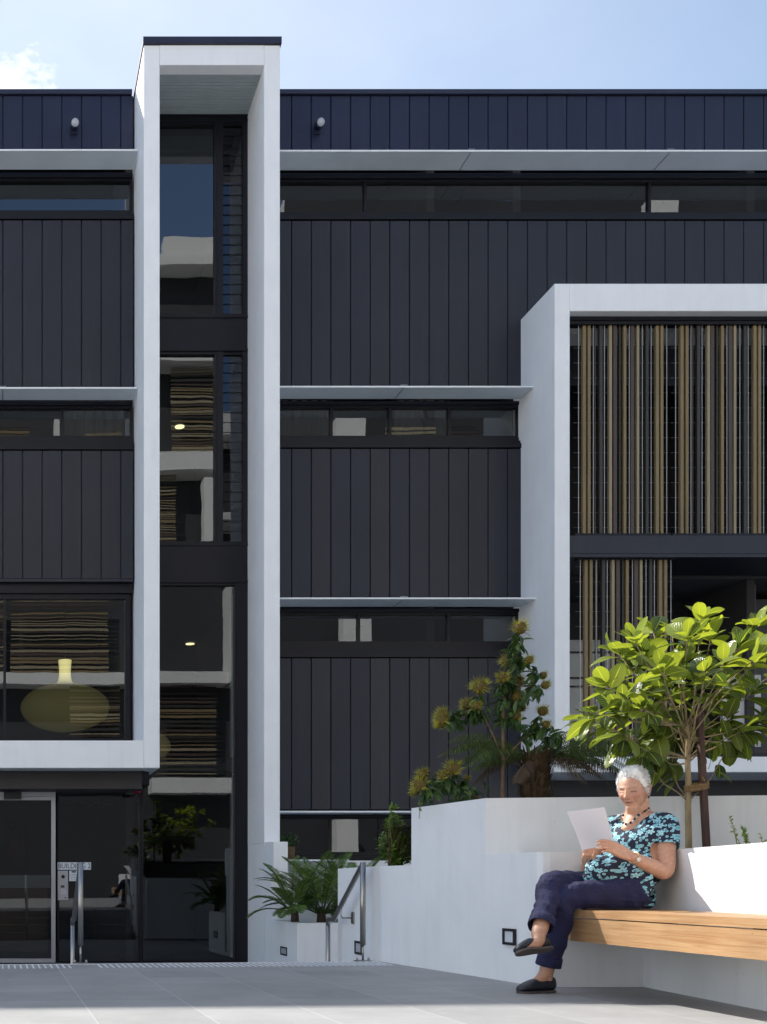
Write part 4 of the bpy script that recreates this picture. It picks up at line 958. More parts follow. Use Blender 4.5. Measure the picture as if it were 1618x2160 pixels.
def palm(px, py, D, targets, lb, trunk=True, ll=.2, nm='palm', mt='palmleaf', tr=.09):
    base = P(px, py, D); t = thing(nm, lb, 'palm', base, 'small palms in the lower planter')
    if trunk:
        b = MB(); b.tube([base - Vector((0,0,.05)), base + Vector((0,0,.10)), base + Vector((0,0,.22))], [tr, tr*.8, tr*.5], 12, col=(0,0,0,1)); b.build('trunk', M['brownfrond'], t, fix=False, uv=True, col=True)
    b = MB()
    for (x, y, z, L_, dr) in targets: frond(b, base + Vector((x*.04, y*.04, .12)), (x, y, z), L_, dr, n=40, ll=ll, lw=.0058, angle=.85, stem=.009, lo=.22, vlift=.25, hang=.1)
    b.build('fronds', M[mt], t, fix=False, uv=True, col=True); return t
random.seed(41)
def mound(n, L0, L1, seed):
    r = random.Random(seed); out = []
    for k in range(n):
        a = k*2.4; e = r.uniform(.25, 1.5); out.append((math.cos(a)*(1.25-.5*e), math.sin(a)*(1.25-.5*e)*.8, e, r.uniform(L0, L1)*(.75+.25*e), r.uniform(.7, 1.25)))
    return out
palm(678, 1948, 13.8, mound(26, .75, 1.05, 1), 'larger palm in the lower planter, next to the handrail', ll=.17, tr=.07)
palm(622, 1946, 13.65, mound(20, .55, .80, 2), 'smaller palm at the left of the lower planter', ll=.14, tr=.06)
palm(738, 1925, 14.15, mound(16, .6, .85, 3), 'palm behind the top of the right handrail', ll=.14)
# --- leafy bush on the low wall
random.seed(51)
BD = 8.75; bb = P(832, 1822, BD)
bush = thing('green_bush', 'dense bright green bush growing on the low wall left of the tall wall', 'bush', bb)
b = MB(); st_ = MB()
outline = [(800,1815),(797,1780),(806,1745),(822,1715),(833,1703),(846,1722),(862,1722),(872,1740),(878,1780),(876,1815)]
for k in range(95):
    a = random.uniform(0, 6.283); rr = math.sqrt(random.random()); cy = 1768; 
    px = 838 + math.cos(a)*rr*(40 if True else 0); py = cy + math.sin(a)*rr*54
    if py < 1745: px = 832 + (px-838)*.6
    tip = P(px, py, BD + random.uniform(-.14, .14)); b0 = bb + Vector((random.uniform(-.05,.05), 0, -.02))
    st_.tube([b0, b0.lerp(tip, .6)+rv(.02), tip], [.004,.003,.0015], 4)
    ax = ((tip-bb).normalized() + Vector((0,0,.5))).normalized(); u = ax.orthogonal().normalized(); v = ax.cross(u)
    for j in range(16):
        an = j*2.4; out = u*math.cos(an)+v*math.sin(an); q = tip - ax*.006*j
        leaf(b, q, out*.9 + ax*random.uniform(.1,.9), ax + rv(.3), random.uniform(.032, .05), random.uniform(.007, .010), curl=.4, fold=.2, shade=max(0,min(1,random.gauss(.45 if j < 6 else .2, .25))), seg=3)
for (px, py) in ((829, 1700), (833, 1704), (826, 1712)):
    p = P(px, py, BD)
    for j in range(8): leaf(b, p, rv(1) + Vector((0,0,.5)), rv(1), .04, .008, shade=.8, seg=3)
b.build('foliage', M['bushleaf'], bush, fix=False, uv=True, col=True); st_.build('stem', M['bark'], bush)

# --- small yellow-green plants in the planter at the right, sprig at the shrub, pot plant by the slot window
random.seed(61)
def sprig(px, py0, py1, D, lb, lean=0, n=40, name='small_plant', grp=None, ml='bushleaf'):
    p0 = P(px, py0, D); p1 = P(px + lean, py1, D); t = thing(name, lb, 'plant', p0, grp)
    s_ = MB(); s_.tube([p0 + Vector((0,0,-.05)), p0.lerp(p1,.5)+rv(.005), p1], [.003,.0025,.001], 5); s_.build('stem', M['bark'], t)
    b = MB()
    for k in range(n):
        q = p0.lerp(p1, (k+.5)/n); leaf(b, q, rv(1)+Vector((0,0,.6)), rv(1), random.uniform(.014,.026), .004, shade=random.uniform(.5,1), seg=3)
    b.build('foliage', M[ml], t, fix=False, uv=True, col=True)
sprig(1560, 1785, 1722, 5.75, 'slender yellow green sprig leaning left in the planter right of the stake', -22)
sprig(1577, 1783, 1745, 5.7, 'bushier yellow green sprig right of the leaning one in the planter', -9, 70)
sprig(1612, 1782, 1758, 5.7, 'bare dark twig poking above the wall near the right edge', -8, 6)
sprig(884, 1712, 1692, 7.6, 'tiny green sprig poking over the sloping top of the tall wall', 2, 26)
pp = P(612, 1800, 15.3)
t = thing('pot_plant', 'small leafy plant in a woven basket pot beside the tower leg', 'pot plant', P(612, 1814, 15.3))
b = MB(); b.tube([P(613,1813,15.3), P(613,1786,15.3)], [.055,.068], 16); b.build('pot', mat('basket', (.10,.06,.02), .8, var=.3, scale=40), t)
b = MB()
for k in range(90): leaf(b, P(612 + random.uniform(-20,16), 1775 + random.uniform(-14,10), 15.3), rv(1)+Vector((0,0,.3)), rv(1), .06, .014, shade=random.uniform(0,.6), seg=3)
b.build('foliage', M['darkleaf'], t, fix=False, uv=True, col=True)
box('ledge', M['white_smooth'], bld, 4.03, 5.0, 15.0, 15.9, Z(1817,15.3), Z(1814,15.3))

# ---------------------------------------------------------------- the seated woman
def world_mesh(mb, name, mats, parent, voxel=.004, smooth=4, fac=.5):
    o = mb.build(name, mats, None)
    m = o.modifiers.new('r', 'REMESH'); m.mode = 'VOXEL'; m.voxel_size = voxel; m.use_smooth_shade = True
    if smooth: k = o.modifiers.new('s', 'SMOOTH'); k.iterations = smooth; k.factor = fac
    dg = bpy.context.evaluated_depsgraph_get(); dg.update(); me = bpy.data.meshes.new_from_object(o.evaluated_get(dg))
    bpy.data.objects.remove(o)
    me.materials.clear()
    for q in (mats if isinstance(mats, (list, tuple)) else [mats]): me.materials.append(q)
    return me
def place(me, name, parent):
    org = Vector(parent['_o']); me.transform(Matrix.Translation(-org)); me.name = name
    for p in me.polygons: p.use_smooth = True
    o = bpy.data.objects.new(name, me); C.objects.link(o); o.parent = parent; o['_o'] = list(org); return o
def limb(b, pts, rads, n=20, cap=True, asp=None):
    # spline through joints, with a tapering radius and rounded ends
    pts = [Vector(p) for p in pts]; N = 6; P_ = []; R_ = []
    for i in range(len(pts)-1):
        p0 = pts[max(i-1,0)]; p1 = pts[i]; p2 = pts[i+1]; p3 = pts[min(i+2,len(pts)-1)]
        for k in range(N):
            t = k/N; q = .5*((2*p1) + (p2-p0)*t + (2*p0-5*p1+4*p2-p3)*t*t + (3*p1-p0-3*p2+p3)*t**3)
            P_.append(q); R_.append(rads[i]*(1-t)+rads[i+1]*t)
    P_.append(pts[-1]); R_.append(rads[-1])
    if cap:
        d0 = (P_[0]-P_[1]).normalized(); d1 = (P_[-1]-P_[-2]).normalized(); r0, r1 = R_[0], R_[-1]
        P_ = [P_[0]+d0*r0*s for s in (.97,.8,.45)] + P_ + [P_[-1]+d1*r1*s for s in (.45,.8,.97)]
        R_ = [r0*.22, r0*.6, r0*.9] + R_ + [r1*.9, r1*.6, r1*.22]
    b.tube(P_, R_, n)
def rings(b, rows, n=28):
    # rows: (centre, left half-vector, front half-vector) elliptical sections
    vs = []; 
    for c, a, f in rows:
        for k in range(n): th = 2*math.pi*k/n; vs.append(Vector(c) + Vector(a)*math.cos(th) + Vector(f)*math.sin(th))
    fs = [(i*n+k, i*n+(k+1)%n, (i+1)*n+(k+1)%n, (i+1)*n+k) for i in range(len(rows)-1) for k in range(n)]
    fs += [tuple(range(n))[::-1], tuple(range((len(rows)-1)*n, len(rows)*n))]
    b.add(vs, fs, 0, True)

def skin_mat():
    m = bpy.data.materials.new('skin'); m.use_nodes = True; t = m.node_tree; L = t.links; b = t.nodes['Principled BSDF']
    at = t.nodes.new('ShaderNodeAttribute'); at.attribute_name = 'Col'
    n = t.nodes.new('ShaderNodeTexNoise'); n.inputs['Scale'].default_value = 60; n.inputs['Detail'].default_value = 4
    tc = t.nodes.new('ShaderNodeTexCoord'); L.new(tc.outputs['Object'], n.inputs[0])
    r = t.nodes.new('ShaderNodeMapRange'); r.inputs['From Min'].default_value=.3; r.inputs['From Max'].default_value=.7; r.inputs['To Min'].default_value=.88; r.inputs['To Max'].default_value=1.08; L.new(n.outputs['Fac'], r.inputs[0])
    h = t.nodes.new('ShaderNodeHueSaturation'); L.new(at.outputs['Color'], h.inputs['Color']); L.new(r.outputs[0], h.inputs['Value']); L.new(h.outputs[0], b.inputs['Base Color'])
    b.inputs['Roughness'].default_value = .48; b.inputs['Subsurface Weight'].default_value = .12; b.inputs['Subsurface Radius'].default_value = (1, .35, .2); b.inputs['Subsurface Scale'].default_value = .008
    bp = t.nodes.new('ShaderNodeBump'); bp.inputs['Strength'].default_value = .25; bp.inputs['Distance'].default_value = .002
    n2 = t.nodes.new('ShaderNodeTexNoise'); n2.inputs['Scale'].default_value = 140; L.new(tc.outputs['Object'], n2.inputs[0]); L.new(n2.outputs['Fac'], bp.inputs['Height']); L.new(bp.outputs[0], b.inputs['Normal'])
    return m
M['skin'] = skin_mat()

wom = thing('person', 'white-haired woman in a floral teal top seated on the bench reading a sheet', 'person', (3.55, 6.0, 0))
V = Vector
# directions
tf = V((-.87, -.49, 0)).normalized(); tl = V((-tf.y*-1, 0, 0)); tl = V((0,0,1)).cross(tf).normalized()     # torso front, her left
if tl.y > 0: tl = -tl
neck = V((3.695, 6.105, 1.000)); chest = V((3.675, 6.085, .86)); belly = V((3.60, 6.045, .70)); pelvis = V((3.535, 6.03, .565))
Ls, Rs = V((3.775, 5.975, .925)), V((3.60, 6.235, .925))
Le, Re = V((3.712, 5.885, .672)), V((3.475, 6.215, .69))
Lw, Rw = V((3.470, 5.80, .752)), V((3.352, 6.005, .708))
Lh, Rh = V((3.30, 5.762, .803)), V((3.318, 5.94, .785))
Lhip, Rhip = V((3.555, 5.925, .545)), V((3.51, 6.13, .555))
Lk, La = V((3.160, 5.90, .520)), V((3.098, 5.97, .105))
Rk, Ra = V((3.115, 5.955, .602)), V((2.935, 5.735, .330))
# ---- head (local frame: x = her left, y = forward, z = up)
hf = V((-.80, -.58, -.20)).normalized(); hx = hf.cross(V((0,0,1))).normalized(); 
if hx.y > 0: hx = -hx
hx = (hx + V((0,0,.03))).normalized(); hz = hx.cross(hf).normalized()
if hz.z < 0: hz = -hz
hc = V((3.652, 6.075, 1.130))
def hl(x, y, z): return hc + hx*x + hf*y + hz*z
def g(v, c, s): return math.exp(-((v-c)/s)**2)
def head_point(th, ph):
    # th around, ph from top
    x = math.sin(ph)*math.sin(th); y = math.sin(ph)*math.cos(th); z = math.cos(ph)
    px, pz = x*.071, z*.115
    py = y*(.088 if y > 0 else .098)
    if y > 0: py *= 1 - .10*g(z, -.9, .5)
    if z < 0:
        k = (-z)**1.6; px *= 1 - .34*k; py = py*(1 - .10*k) + .012*k
        if y < 0: py *= 1 - .35*k
    if z > 0.2: pz *= 1.0
    if y > -.15:
        f = min(1, (y+.15)/.5); q = abs(px)
        d = 0
        d += .026*g(px, 0, .0100)*g(pz, -.020, .014)           # nose tip
        d += .012*g(px, 0, .008)*g(pz, .003, .020)             # bridge
        d += .007*g(q, .012, .007)*g(pz, -.024, .008)          # nostrils
        d -= .013*g(q, .029, .014)*g(pz, .016, .011)           # sockets
        d += .005*g(q, .030, .016)*g(pz, .013, .006)           # lids
        d += .005*g(q, .026, .022)*g(pz, .031, .008)           # brows
        d += .010*g(q, .038, .018)*g(pz, -.018, .018)          # cheeks
        d -= .004*g(q, .030, .006)*g(pz, -.042, .016)          # nasolabial fold
        d += .008*g(px, 0, .020)*g(pz, -.047, .0050)           # upper lip
        d += .008*g(px, 0, .017)*g(pz, -.0585, .0055)          # lower lip
        d -= .004*g(px, 0, .022)*g(pz, -.0525, .0022)
        d -= .003*g(px, 0, .016)*g(pz, -.070, .006)
        d += .011*g(px, 0, .018)*g(pz, -.088, .014)            # chin
        py += d*f
    return px, py, pz
b = MB(); nu, nv = 150, 110; vs = []
for j in range(nv+1):
    for i in range(nu):
        x, y, z = head_point(2*math.pi*i/nu, math.pi*(j/nv)); vs.append(hl(x, y, z))
fs = [(j*nu+i, j*nu+(i+1)%nu, (j+1)*nu+(i+1)%nu, (j+1)*nu+i) for j in range(nv) for i in range(nu)]
b.add(vs, fs, 0, True)
# ears
for sg in (-1, 1):
    pts = [hl(sg*.068, -.002, .026), hl(sg*.077, -.012, .034), hl(sg*.080, -.026, .028), hl(sg*.079, -.028, .010), hl(sg*.074, -.018, -.010), hl(sg*.069, -.008, -.022)]
    limb(b, pts, [.004,.0045,.0048,.0045,.0055,.0065], 10); b.ball(hl(sg*.071, -.014, .008), (.008,.010,.02), 12, 8)
# neck, torso, limbs
limb(b, [hl(0, -.030, -.045), hl(0,-.028,-.09), neck + V((0,0,.0)), chest + V((0,0,.03))], [.060,.060,.066,.085])
limb(b, [hl(0,.035,-.085), neck + tf*.03 + V((0,0,-.01)), chest + tf*.06 + V((0,0,.05))], [.034,.042,.05])
rings(b, [(pelvis + V((-.01,0,-.0)), tl*.120, tf*.09), (belly, tl*.150, tf*.120), (chest + V((0,0,-.06)), tl*.150, tf*.110), (chest, tl*.158, tf*.100), (neck + V((0,0,-.075)), tl*.150, tf*.075), (neck + V((0,0,-.03)), tl*.085, tf*.055)])
limb(b, [neck+tl*.03+V((0,0,-.03)), Ls, Ls.lerp(Le,.5)+V((0,0,0)), Le, Le.lerp(Lw,.35)+V((0,0,-.008)), Lw], [.05,.056,.050,.043,.043,.0265])
limb(b, [neck-tl*.03+V((0,0,-.03)), Rs, Rs.lerp(Re,.5), Re, Re.lerp(Rw,.35), Rw], [.05,.054,.048,.042,.040,.026])
limb(b, [Lhip+V((-.04,0,0)), Lhip.lerp(Lk,.5)+V((0,0,.01)), Lk, Lk.lerp(La,.35)+V((.02,0,0)), La, La+V((-.0,0,-.05))], [.075,.070,.056,.053,.037,.036])
limb(b, [Rhip+V((-.04,0,0)), Rhip.lerp(Rk,.5)+V((0,0,.01)), Rk, Rk.lerp(Ra,.35)+V((.015,.015,0)), Ra], [.075,.070,.053,.050,.037])
# feet inside the shoes
Lt = V((2.925, 5.925, .022)); Lheel = V((3.118, 5.975, .045))
limb(b, [La, Lheel.lerp(Lt,.35)+V((0,0,.018)), Lheel.lerp(Lt,.8)], [.036,.030,.020])
Rt = V((2.792, 5.672, .252)); Rheel = V((2.975, 5.72, .258))
limb(b, [Ra, Rheel.lerp(Rt,.35)+V((0,0,.030)), Rheel.lerp(Rt,.8)+V((0,0,.01))], [.036,.030,.020])
# ---- hands
def hand(b, wrist, knuck, across, tips, thumb):
    wrist = V(wrist); knuck = V(knuck); across = V(across).normalized(); ax = (knuck-wrist)
    for u in (-.024, -.008, .008, .024):
        limb(b, [wrist + across*u*.55, wrist.lerp(knuck,.55) + across*u*.95, knuck + across*u], [.0165,.0145,.0110], 12)
    for u, tip, r in zip((-.0255,-.0085,.0085,.0245), tips, (.0068,.0078,.0080,.0076)):
        k = knuck + across*u; tip = V(tip); m1 = k.lerp(tip,.45) + (V((0,0,.006))); m2 = k.lerp(tip,.75)+V((0,0,.004))
        limb(b, [k - ax.normalized()*.008, m1, m2, tip], [r*1.18, r*1.12, r*.98, r*.82], 12)
    limb(b, [wrist.lerp(knuck,.25)+across*.016, V(thumb[0]), V(thumb[1]), V(thumb[2])], [.014,.0115,.0095,.008], 12)
# left hand holds the right edge: fingers in front of the sheet (camera side), thumb behind
fing = [P(1271,1800,5.735), P(1262,1793,5.715), P(1259,1785,5.705), P(1261,1777,5.70)]
kn = P(1291,1790,5.745); Lw2 = Lw
acr = V((0.12,-.05,1)).normalized()
hand(b, Lw, kn, acr, fing, [P(1296,1782,5.80), P(1283,1775,5.83), P(1276,1772,5.835)])
# right hand under the lower left corner: palm behind, fingers behind the sheet, thumb in front
knR = P(1243,1806,5.95)
hand(b, Rw, knR, V((.9,-.35,.1)), [P(1233,1788,5.955), P(1240,1784,5.945), P(1247,1783,5.935), P(1254,1786,5.925)], [P(1252,1812,5.93), P(1256,1800,5.895), P(1255,1792,5.885)])
me = world_mesh(b, 'body', M['skin'], wom, .0028, 3, .45)
base = V((.57, .31, .205)); pink = V((.42, .14, .10)); dark = V((.05, .025, .02))
a = me.color_attributes.new('Col', 'FLOAT_COLOR', 'POINT'); cols = []
for v in me.vertices:
    p = v.co; q = p - hc; x, y, z = q.dot(hx), q.dot(hf), q.dot(hz); c = base.copy()
    if abs(x) < .1 and abs(z) < .14 and q.length < .17:
        ax_ = abs(x)
        c = c.lerp(pink, .55*g(ax_, .038, .018)*g(z, -.016, .020) + .45*g(ax_, 0, .014)*g(z, -.022, .012))
        if y > .05:
            c = c.lerp(V((.40,.13,.12)), min(1, 1.0*g(ax_, 0, .018)**1*g(z, -.0535, .0075)))
            c = c.lerp(dark, .8*g(ax_, 0, .020)*g(z, -.0528, .0030))
            c = c.lerp(dark, .85*(1 if .017 < ax_ < .044 else 0)*g(z, .0085 - .12*abs(ax_-.030), .0034))      # lash line
            c = c.lerp(V((.33,.27,.22)), .8*(1 if .012 < ax_ < .048 else 0)*g(z, .0335 - .22*abs(ax_-.028), .0035))  # brow
            c = c.lerp(V((.30,.13,.08)), .7*g(ax_, .031, .004)*g(z, -.042, .014))
            c = c.lerp(V((.34,.16,.11)), .6*g(ax_, .030, .014)*g(z, .002, .004))
            c = c.lerp(dark, .6*g(ax_, .008, .0045)*g(z, -.032, .0035))
            for fz in (.052, .062, .071): c = c.lerp(V((.42,.25,.18)), .3*g(z, fz, .0013)*(1 if ax_ < .04 else 0))
        if ax_ > .06: c = c.lerp(pink, .35)
    elif p.z < .36: c = base*.85
    cols += [c.x, c.y, c.z, 1]
a.data.foreach_set('color', cols)
place(me, 'body', wom)
# eyes under lowered lids
for sg in (-1, 1):
    e = MB(); e.ball(hl(sg*.030, .0560, .0085), .0125, 16, 10); e.build('eye', mat('eye_white', (.35,.32,.30), .2), wom)

# ---- hair: swept-back white crop with short strands
def hair_mat():
    m = mat('white_hair', (.80, .775, .73), .55, var=.14, scale=30, stretch=(1,1,.4)); return m
M['hair'] = hair_mat()
rnd = random.Random(3)
def scalp(th, ph, k=1.0):
    x, y, z = head_point(th, ph); return x, y, z
def hairline(x, y, z):
    # signed: > 0 where hair grows
    th = math.degrees(math.atan2(abs(x), y)); z += .004*noise.noise(V((x*90, y*90, z*60))); tab = ((0,.086),(22,.084),(38,.074),(52,.064),(62,.038),(72,.006),(80,-.018),(92,-.016),(98,.030),(112,.030),(124,-.030),(140,-.055),(180,-.066))
    for (a0, z0), (a1, z1) in zip(tab, tab[1:]):
        if a0 <= th <= a1: return z - (z0 + (z1-z0)*(th-a0)/(a1-a0))
    return z
b = MB(); vs = []; ok = []; nu, nv = 110, 80
for j in range(nv+1):
    for i in range(nu):
        th = 2*math.pi*i/nu; ph = math.pi*j/nv; x, y, z = head_point(th, ph); h = hairline(x, y, z)
        t = max(0, min(1, h/.03)); t = t*t*(3-2*t)
        r = V((x, y, z)); top = max(0, min(1, (z-.01)/.09)); n_ = noise.noise(V((x*55, y*18, z*55)))*.0075 + noise.noise(V((x*130, y*35, z*130)))*.0045
        d = (.006 + .017*top + .006*(1 if y > 0 else .5)*top) * t + n_*t
        q = r + r.normalized()*d; q.z += .004*top*t
        vs.append(hl(*q)); ok.append(h > 0)
fs = [(j*nu+i, j*nu+(i+1)%nu, (j+1)*nu+(i+1)%nu, (j+1)*nu+i) for j in range(nv) for i in range(nu) if sum((ok[j*nu+i], ok[j*nu+(i+1)%nu], ok[(j+1)*nu+(i+1)%nu], ok[(j+1)*nu+i])) >= 3]
b.add(vs, fs, 0, True)
cnt = 0
while cnt < 3600:
    th = rnd.uniform(0, 2*math.pi); ph = math.acos(rnd.uniform(-.6, 1)); x, y, z = head_point(th, ph); h = hairline(x, y, z)
    if h < 0: continue
    cnt += 1; n = V((x/.071, y/.09, z/.115)).normalized(); top = max(0, min(1, (z-.01)/.09)); t = max(0, min(1, h/.03))
    p = V((x, y, z)) + n*(.006 + .017*top)*t
    flow = V((0, -1, .25 if y > .02 else -.35)) if z > .03 else V((0, -.55, -1))
    flow = (flow - n*flow.dot(n)).normalized(); flow = (flow + n*rnd.uniform(.05, .50)*(1+top*.5) + V((rnd.uniform(-.2,.2), 0, 0))).normalized()
    L_ = rnd.uniform(.014, .032) * (.6 + .6*top); s = flow.cross(n).normalized()*.0016
    e = p + flow*L_*.55 + n*.0015; f = p + flow*L_ - n*.001
    b.add([hl(*(p-s)), hl(*(p+s)), hl(*(e+s*.8)), hl(*f), hl(*(e-s*.8))], [(0,1,2,3,4)], rnd.choice((0,0,0,0,1,1,2)))
b.build('hair', [M['hair'], mat('silver_hair', (.62,.60,.565), .6), mat('grey_hair', (.46,.44,.42), .6)], wom, fix=False)

# ---- top
def floral():
    m = bpy.data.materials.new('floral_fabric'); m.use_nodes = True; t = m.node_tree; L = t.links; b = t.nodes['Principled BSDF']; b.inputs['Roughness'].default_value = .75
    tc = t.nodes.new('ShaderNodeTexCoord'); mp = t.nodes.new('ShaderNodeMapping')
    mp.inputs['Rotation'].default_value = (0, 0, R(60)); L.new(tc.outputs['Object'], mp.inputs[0])
    nz_ = t.nodes.new('ShaderNodeTexNoise'); nz_.inputs['Scale'].default_value = 9; L.new(tc.outputs['Object'], nz_.inputs[0])
    sv = t.nodes.new('ShaderNodeSeparateXYZ'); L.new(mp.outputs[0], sv.inputs[0])
    def layer(scale, ox, oz, petals, r0, r1, prev, col, col2, centre):
        cb = t.nodes.new('ShaderNodeCombineXYZ'); ax_ = nd(t, 'ShaderNodeMath', operation='ADD'); L.new(sv.outputs['X'], ax_.inputs[0]); ax_.inputs[1].default_value = ox
        az_ = nd(t, 'ShaderNodeMath', operation='ADD'); L.new(sv.outputs['Z'], az_.inputs[0]); az_.inputs[1].default_value = oz
        L.new(ax_.outputs[0], cb.inputs['X']); L.new(az_.outputs[0], cb.inputs['Y'])
        vo = nd(t, 'ShaderNodeTexVoronoi', voronoi_dimensions='2D'); vo.inputs['Scale'].default_value = scale; vo.inputs['Randomness'].default_value = .75; L.new(cb.outputs[0], vo.inputs['Vector'])
        sub = nd(t, 'ShaderNodeVectorMath', operation='SUBTRACT'); sc_ = nd(t, 'ShaderNodeVectorMath', operation='SCALE'); sc_.inputs['Scale'].default_value = 1.0
        L.new(cb.outputs[0], sc_.inputs[0]); L.new(sc_.outputs[0], sub.inputs[0]); L.new(vo.outputs['Position'], sub.inputs[1])
        sx_ = t.nodes.new('ShaderNodeSeparateXYZ'); L.new(sub.outputs[0], sx_.inputs[0])
        an = nd(t, 'ShaderNodeMath', operation='ARCTAN2'); L.new(sx_.outputs['Y'], an.inputs[0]); L.new(sx_.outputs['X'], an.inputs[1])
        sc2 = t.nodes.new('ShaderNodeSeparateColor'); L.new(vo.outputs['Color'], sc2.inputs[0])
        ph = nd(t, 'ShaderNodeMath', operation='MULTIPLY'); L.new(sc2.outputs[0], ph.inputs[0]); ph.inputs[1].default_value = 6.28
        ma = nd(t, 'ShaderNodeMath', operation='MULTIPLY_ADD'); L.new(an.outputs[0], ma.inputs[0]); ma.inputs[1].default_value = petals; L.new(ph.outputs[0], ma.inputs[2])
        co = nd(t, 'ShaderNodeMath', operation='COSINE'); L.new(ma.outputs[0], co.inputs[0])
        ab = co
        if petals > 2: ab = nd(t, 'ShaderNodeMath', operation='ABSOLUTE'); L.new(co.outputs[0], ab.inputs[0])
        rr = nd(t, 'ShaderNodeMath', operation='MULTIPLY_ADD'); L.new(ab.outputs[0], rr.inputs[0]); rr.inputs[1].default_value = r1; rr.inputs[2].default_value = r0
        ln = nd(t, 'ShaderNodeVectorMath', operation='LENGTH'); L.new(sub.outputs[0], ln.inputs[0])
        sb_ = nd(t, 'ShaderNodeMath', operation='SUBTRACT'); L.new(rr.outputs[0], sb_.inputs[0]); L.new(ln.outputs['Value'], sb_.inputs[1])
        gt = nd(t, 'ShaderNodeMath', operation='GREATER_THAN'); L.new(sb_.outputs[0], gt.inputs[0]); gt.inputs[1].default_value = 0
        gi = nd(t, 'ShaderNodeMath', operation='GREATER_THAN'); L.new(sb_.outputs[0], gi.inputs[0]); gi.inputs[1].default_value = .0018 if petals > 2 else .0035
        cc = nd(t, 'ShaderNodeMix', data_type='RGBA'); cc.inputs['A'].default_value = col; cc.inputs['B'].default_value = col2; L.new(gi.outputs[0] if petals <= 2 else sc2.outputs[1], cc.inputs['Factor'])
        m_ = nd(t, 'ShaderNodeMix', data_type='RGBA'); L.new(gt.outputs[0], m_.inputs['Factor']); L.new(prev, m_.inputs['A']) if not isinstance(prev, tuple) else setattr(m_.inputs['A'], 'default_value', prev); L.new(cc.outputs['Result'], m_.inputs['B'])
        out = m_.outputs['Result']
        lt = nd(t, 'ShaderNodeMath', operation='LESS_THAN'); L.new(ln.outputs['Value'], lt.inputs[0]); lt.inputs[1].default_value = centre
        mc = nd(t, 'ShaderNodeMix', data_type='RGBA'); L.new(lt.outputs[0], mc.inputs['Factor']); L.new(out, mc.inputs['A']); mc.inputs['B'].default_value = (.02,.05,.12,1) if petals <= 2 else (.10,.28,.36,1)
        return mc.outputs['Result']
    navy = (.009, .012, .035, 1)
    o1 = layer(36, 3.1, 1.7, 1, .0062, .0030, navy, (.30,.58,.66,1), (.13,.36,.44,1), .0014)
    o2 = layer(23, .4, 2.3, 2, .0080, .0052, o1, (.38,.66,.72,1), (.05,.30,.36,1), .0022)
    o3 = layer(21, 0, 0, 2.5, .0065, .0095, o2, (.22,.52,.58,1), (.42,.68,.76,1), .0028)
    L.new(o3, b.inputs['Base Color'])
    n = t.nodes.new('ShaderNodeTexNoise'); n.inputs['Scale'].default_value = 22; n.inputs['Detail'].default_value = 3; L.new(tc.outputs['Object'], n.inputs[0])
    bp = t.nodes.new('ShaderNodeBump'); bp.inputs['Strength'].default_value = .5; bp.inputs['Distance'].default_value = .012; L.new(n.outputs['Fac'], bp.inputs['Height']); L.new(bp.outputs[0], b.inputs['Normal'])
    return m
M['floral'] = floral()
b = MB()
up = V((0,0,1))
hem = V((3.535, 6.02, .555))
rings(b, [(V((3.55,6.045,.488)), tl*.160, tf*.10), (hem + V((.01,0,-.03)), tl*.172, tf*.125), (hem + V((0,0,.01)), tl*.176, tf*.135), (belly + V((0,0,-.05)), tl*.178, tf*.150), (belly + V((0,0,.02)), tl*.176, tf*.150), (chest + V((0,0,-.07)), tl*.170, tf*.140), (chest + V((0,0,-.01)) + tf*.012, tl*.172, tf*.128), (chest + V((0,0,.05)), tl*.168, tf*.105), (neck + V((0,0,-.055)), tl*.150, tf*.080), (neck + V((0,0,-.02)), tl*.085, tf*.062)])
b.ball(chest + tf*.070 + tl*.062 + V((0,0,-.03)), (.062,.062,.058)); b.ball(chest + tf*.070 - tl*.062 + V((0,0,-.03)), (.062,.062,.058))
limb(b, [belly + tf*.05, P(1262,1843,5.95), P(1250,1848,5.95)], [.10,.085,.055]); limb(b, [belly + tl*.09, Lhip + tl*.012 + V((.035,0,.03)), Lhip + tl*.012 + V((.05,0,.0))], [.075,.092,.085])
b.ball(belly + tf*.110 + V((0,0,-.055)), (.105,.105,.082)); b.ball(belly + tf*.06 + tl*.06 + V((0,0,-.04)), (.11,.11,.09))
limb(b, [neck+tl*.055+V((0,0,-.04)), Ls + V((0,0,.004)), Ls.lerp(Le,.40), Ls.lerp(Le,.56)], [.052,.066,.066,.068])
limb(b, [neck-tl*.055+V((0,0,-.04)), Rs + V((0,0,.004)), Rs.lerp(Re,.40), Rs.lerp(Re,.56)], [.052,.064,.064,.066])
me = world_mesh(b, 'top', M['floral'], wom, .0055, 6, .5)
bm = bmesh.new(); bm.from_mesh(me)
# folds, flat hem and open cuffs, scooped neckline
for v in bm.verts:
    p = v.co; s_ = (p - belly).dot(tl); h = p.z
    f = .0045*math.sin(52*(h*.9 + s_*.55) + 3*noise.noise(p*7)) * (1.2 if h < .80 else .45) + .006*noise.noise(p*13)
    v.co = p + v.normal*f
ld = (Le-Ls).normalized(); rd = (Re-Rs).normalized()
ncut = neck + tf*.070 + V((0,0,-.012))
dele = []
for v in bm.verts:
    p = v.co
    if ((p-Ls).dot(ld) > .130 and (p - Ls).cross(ld).length < .085) or ((p-Rs).dot(rd) > .130 and (p-Rs).cross(rd).length < .085): dele.append(v); continue
    q = p - ncut
    if (q.dot(tl)/.068)**2 + (q.dot(tf)/.09)**2 + (q.z/.052)**2 < 1 or ((p - neck).length < .075 and p.z > neck.z - .035): dele.append(v)
bmesh.ops.delete(bm, geom=dele, context='VERTS')
ed = [e for e in bm.edges if e.is_boundary]
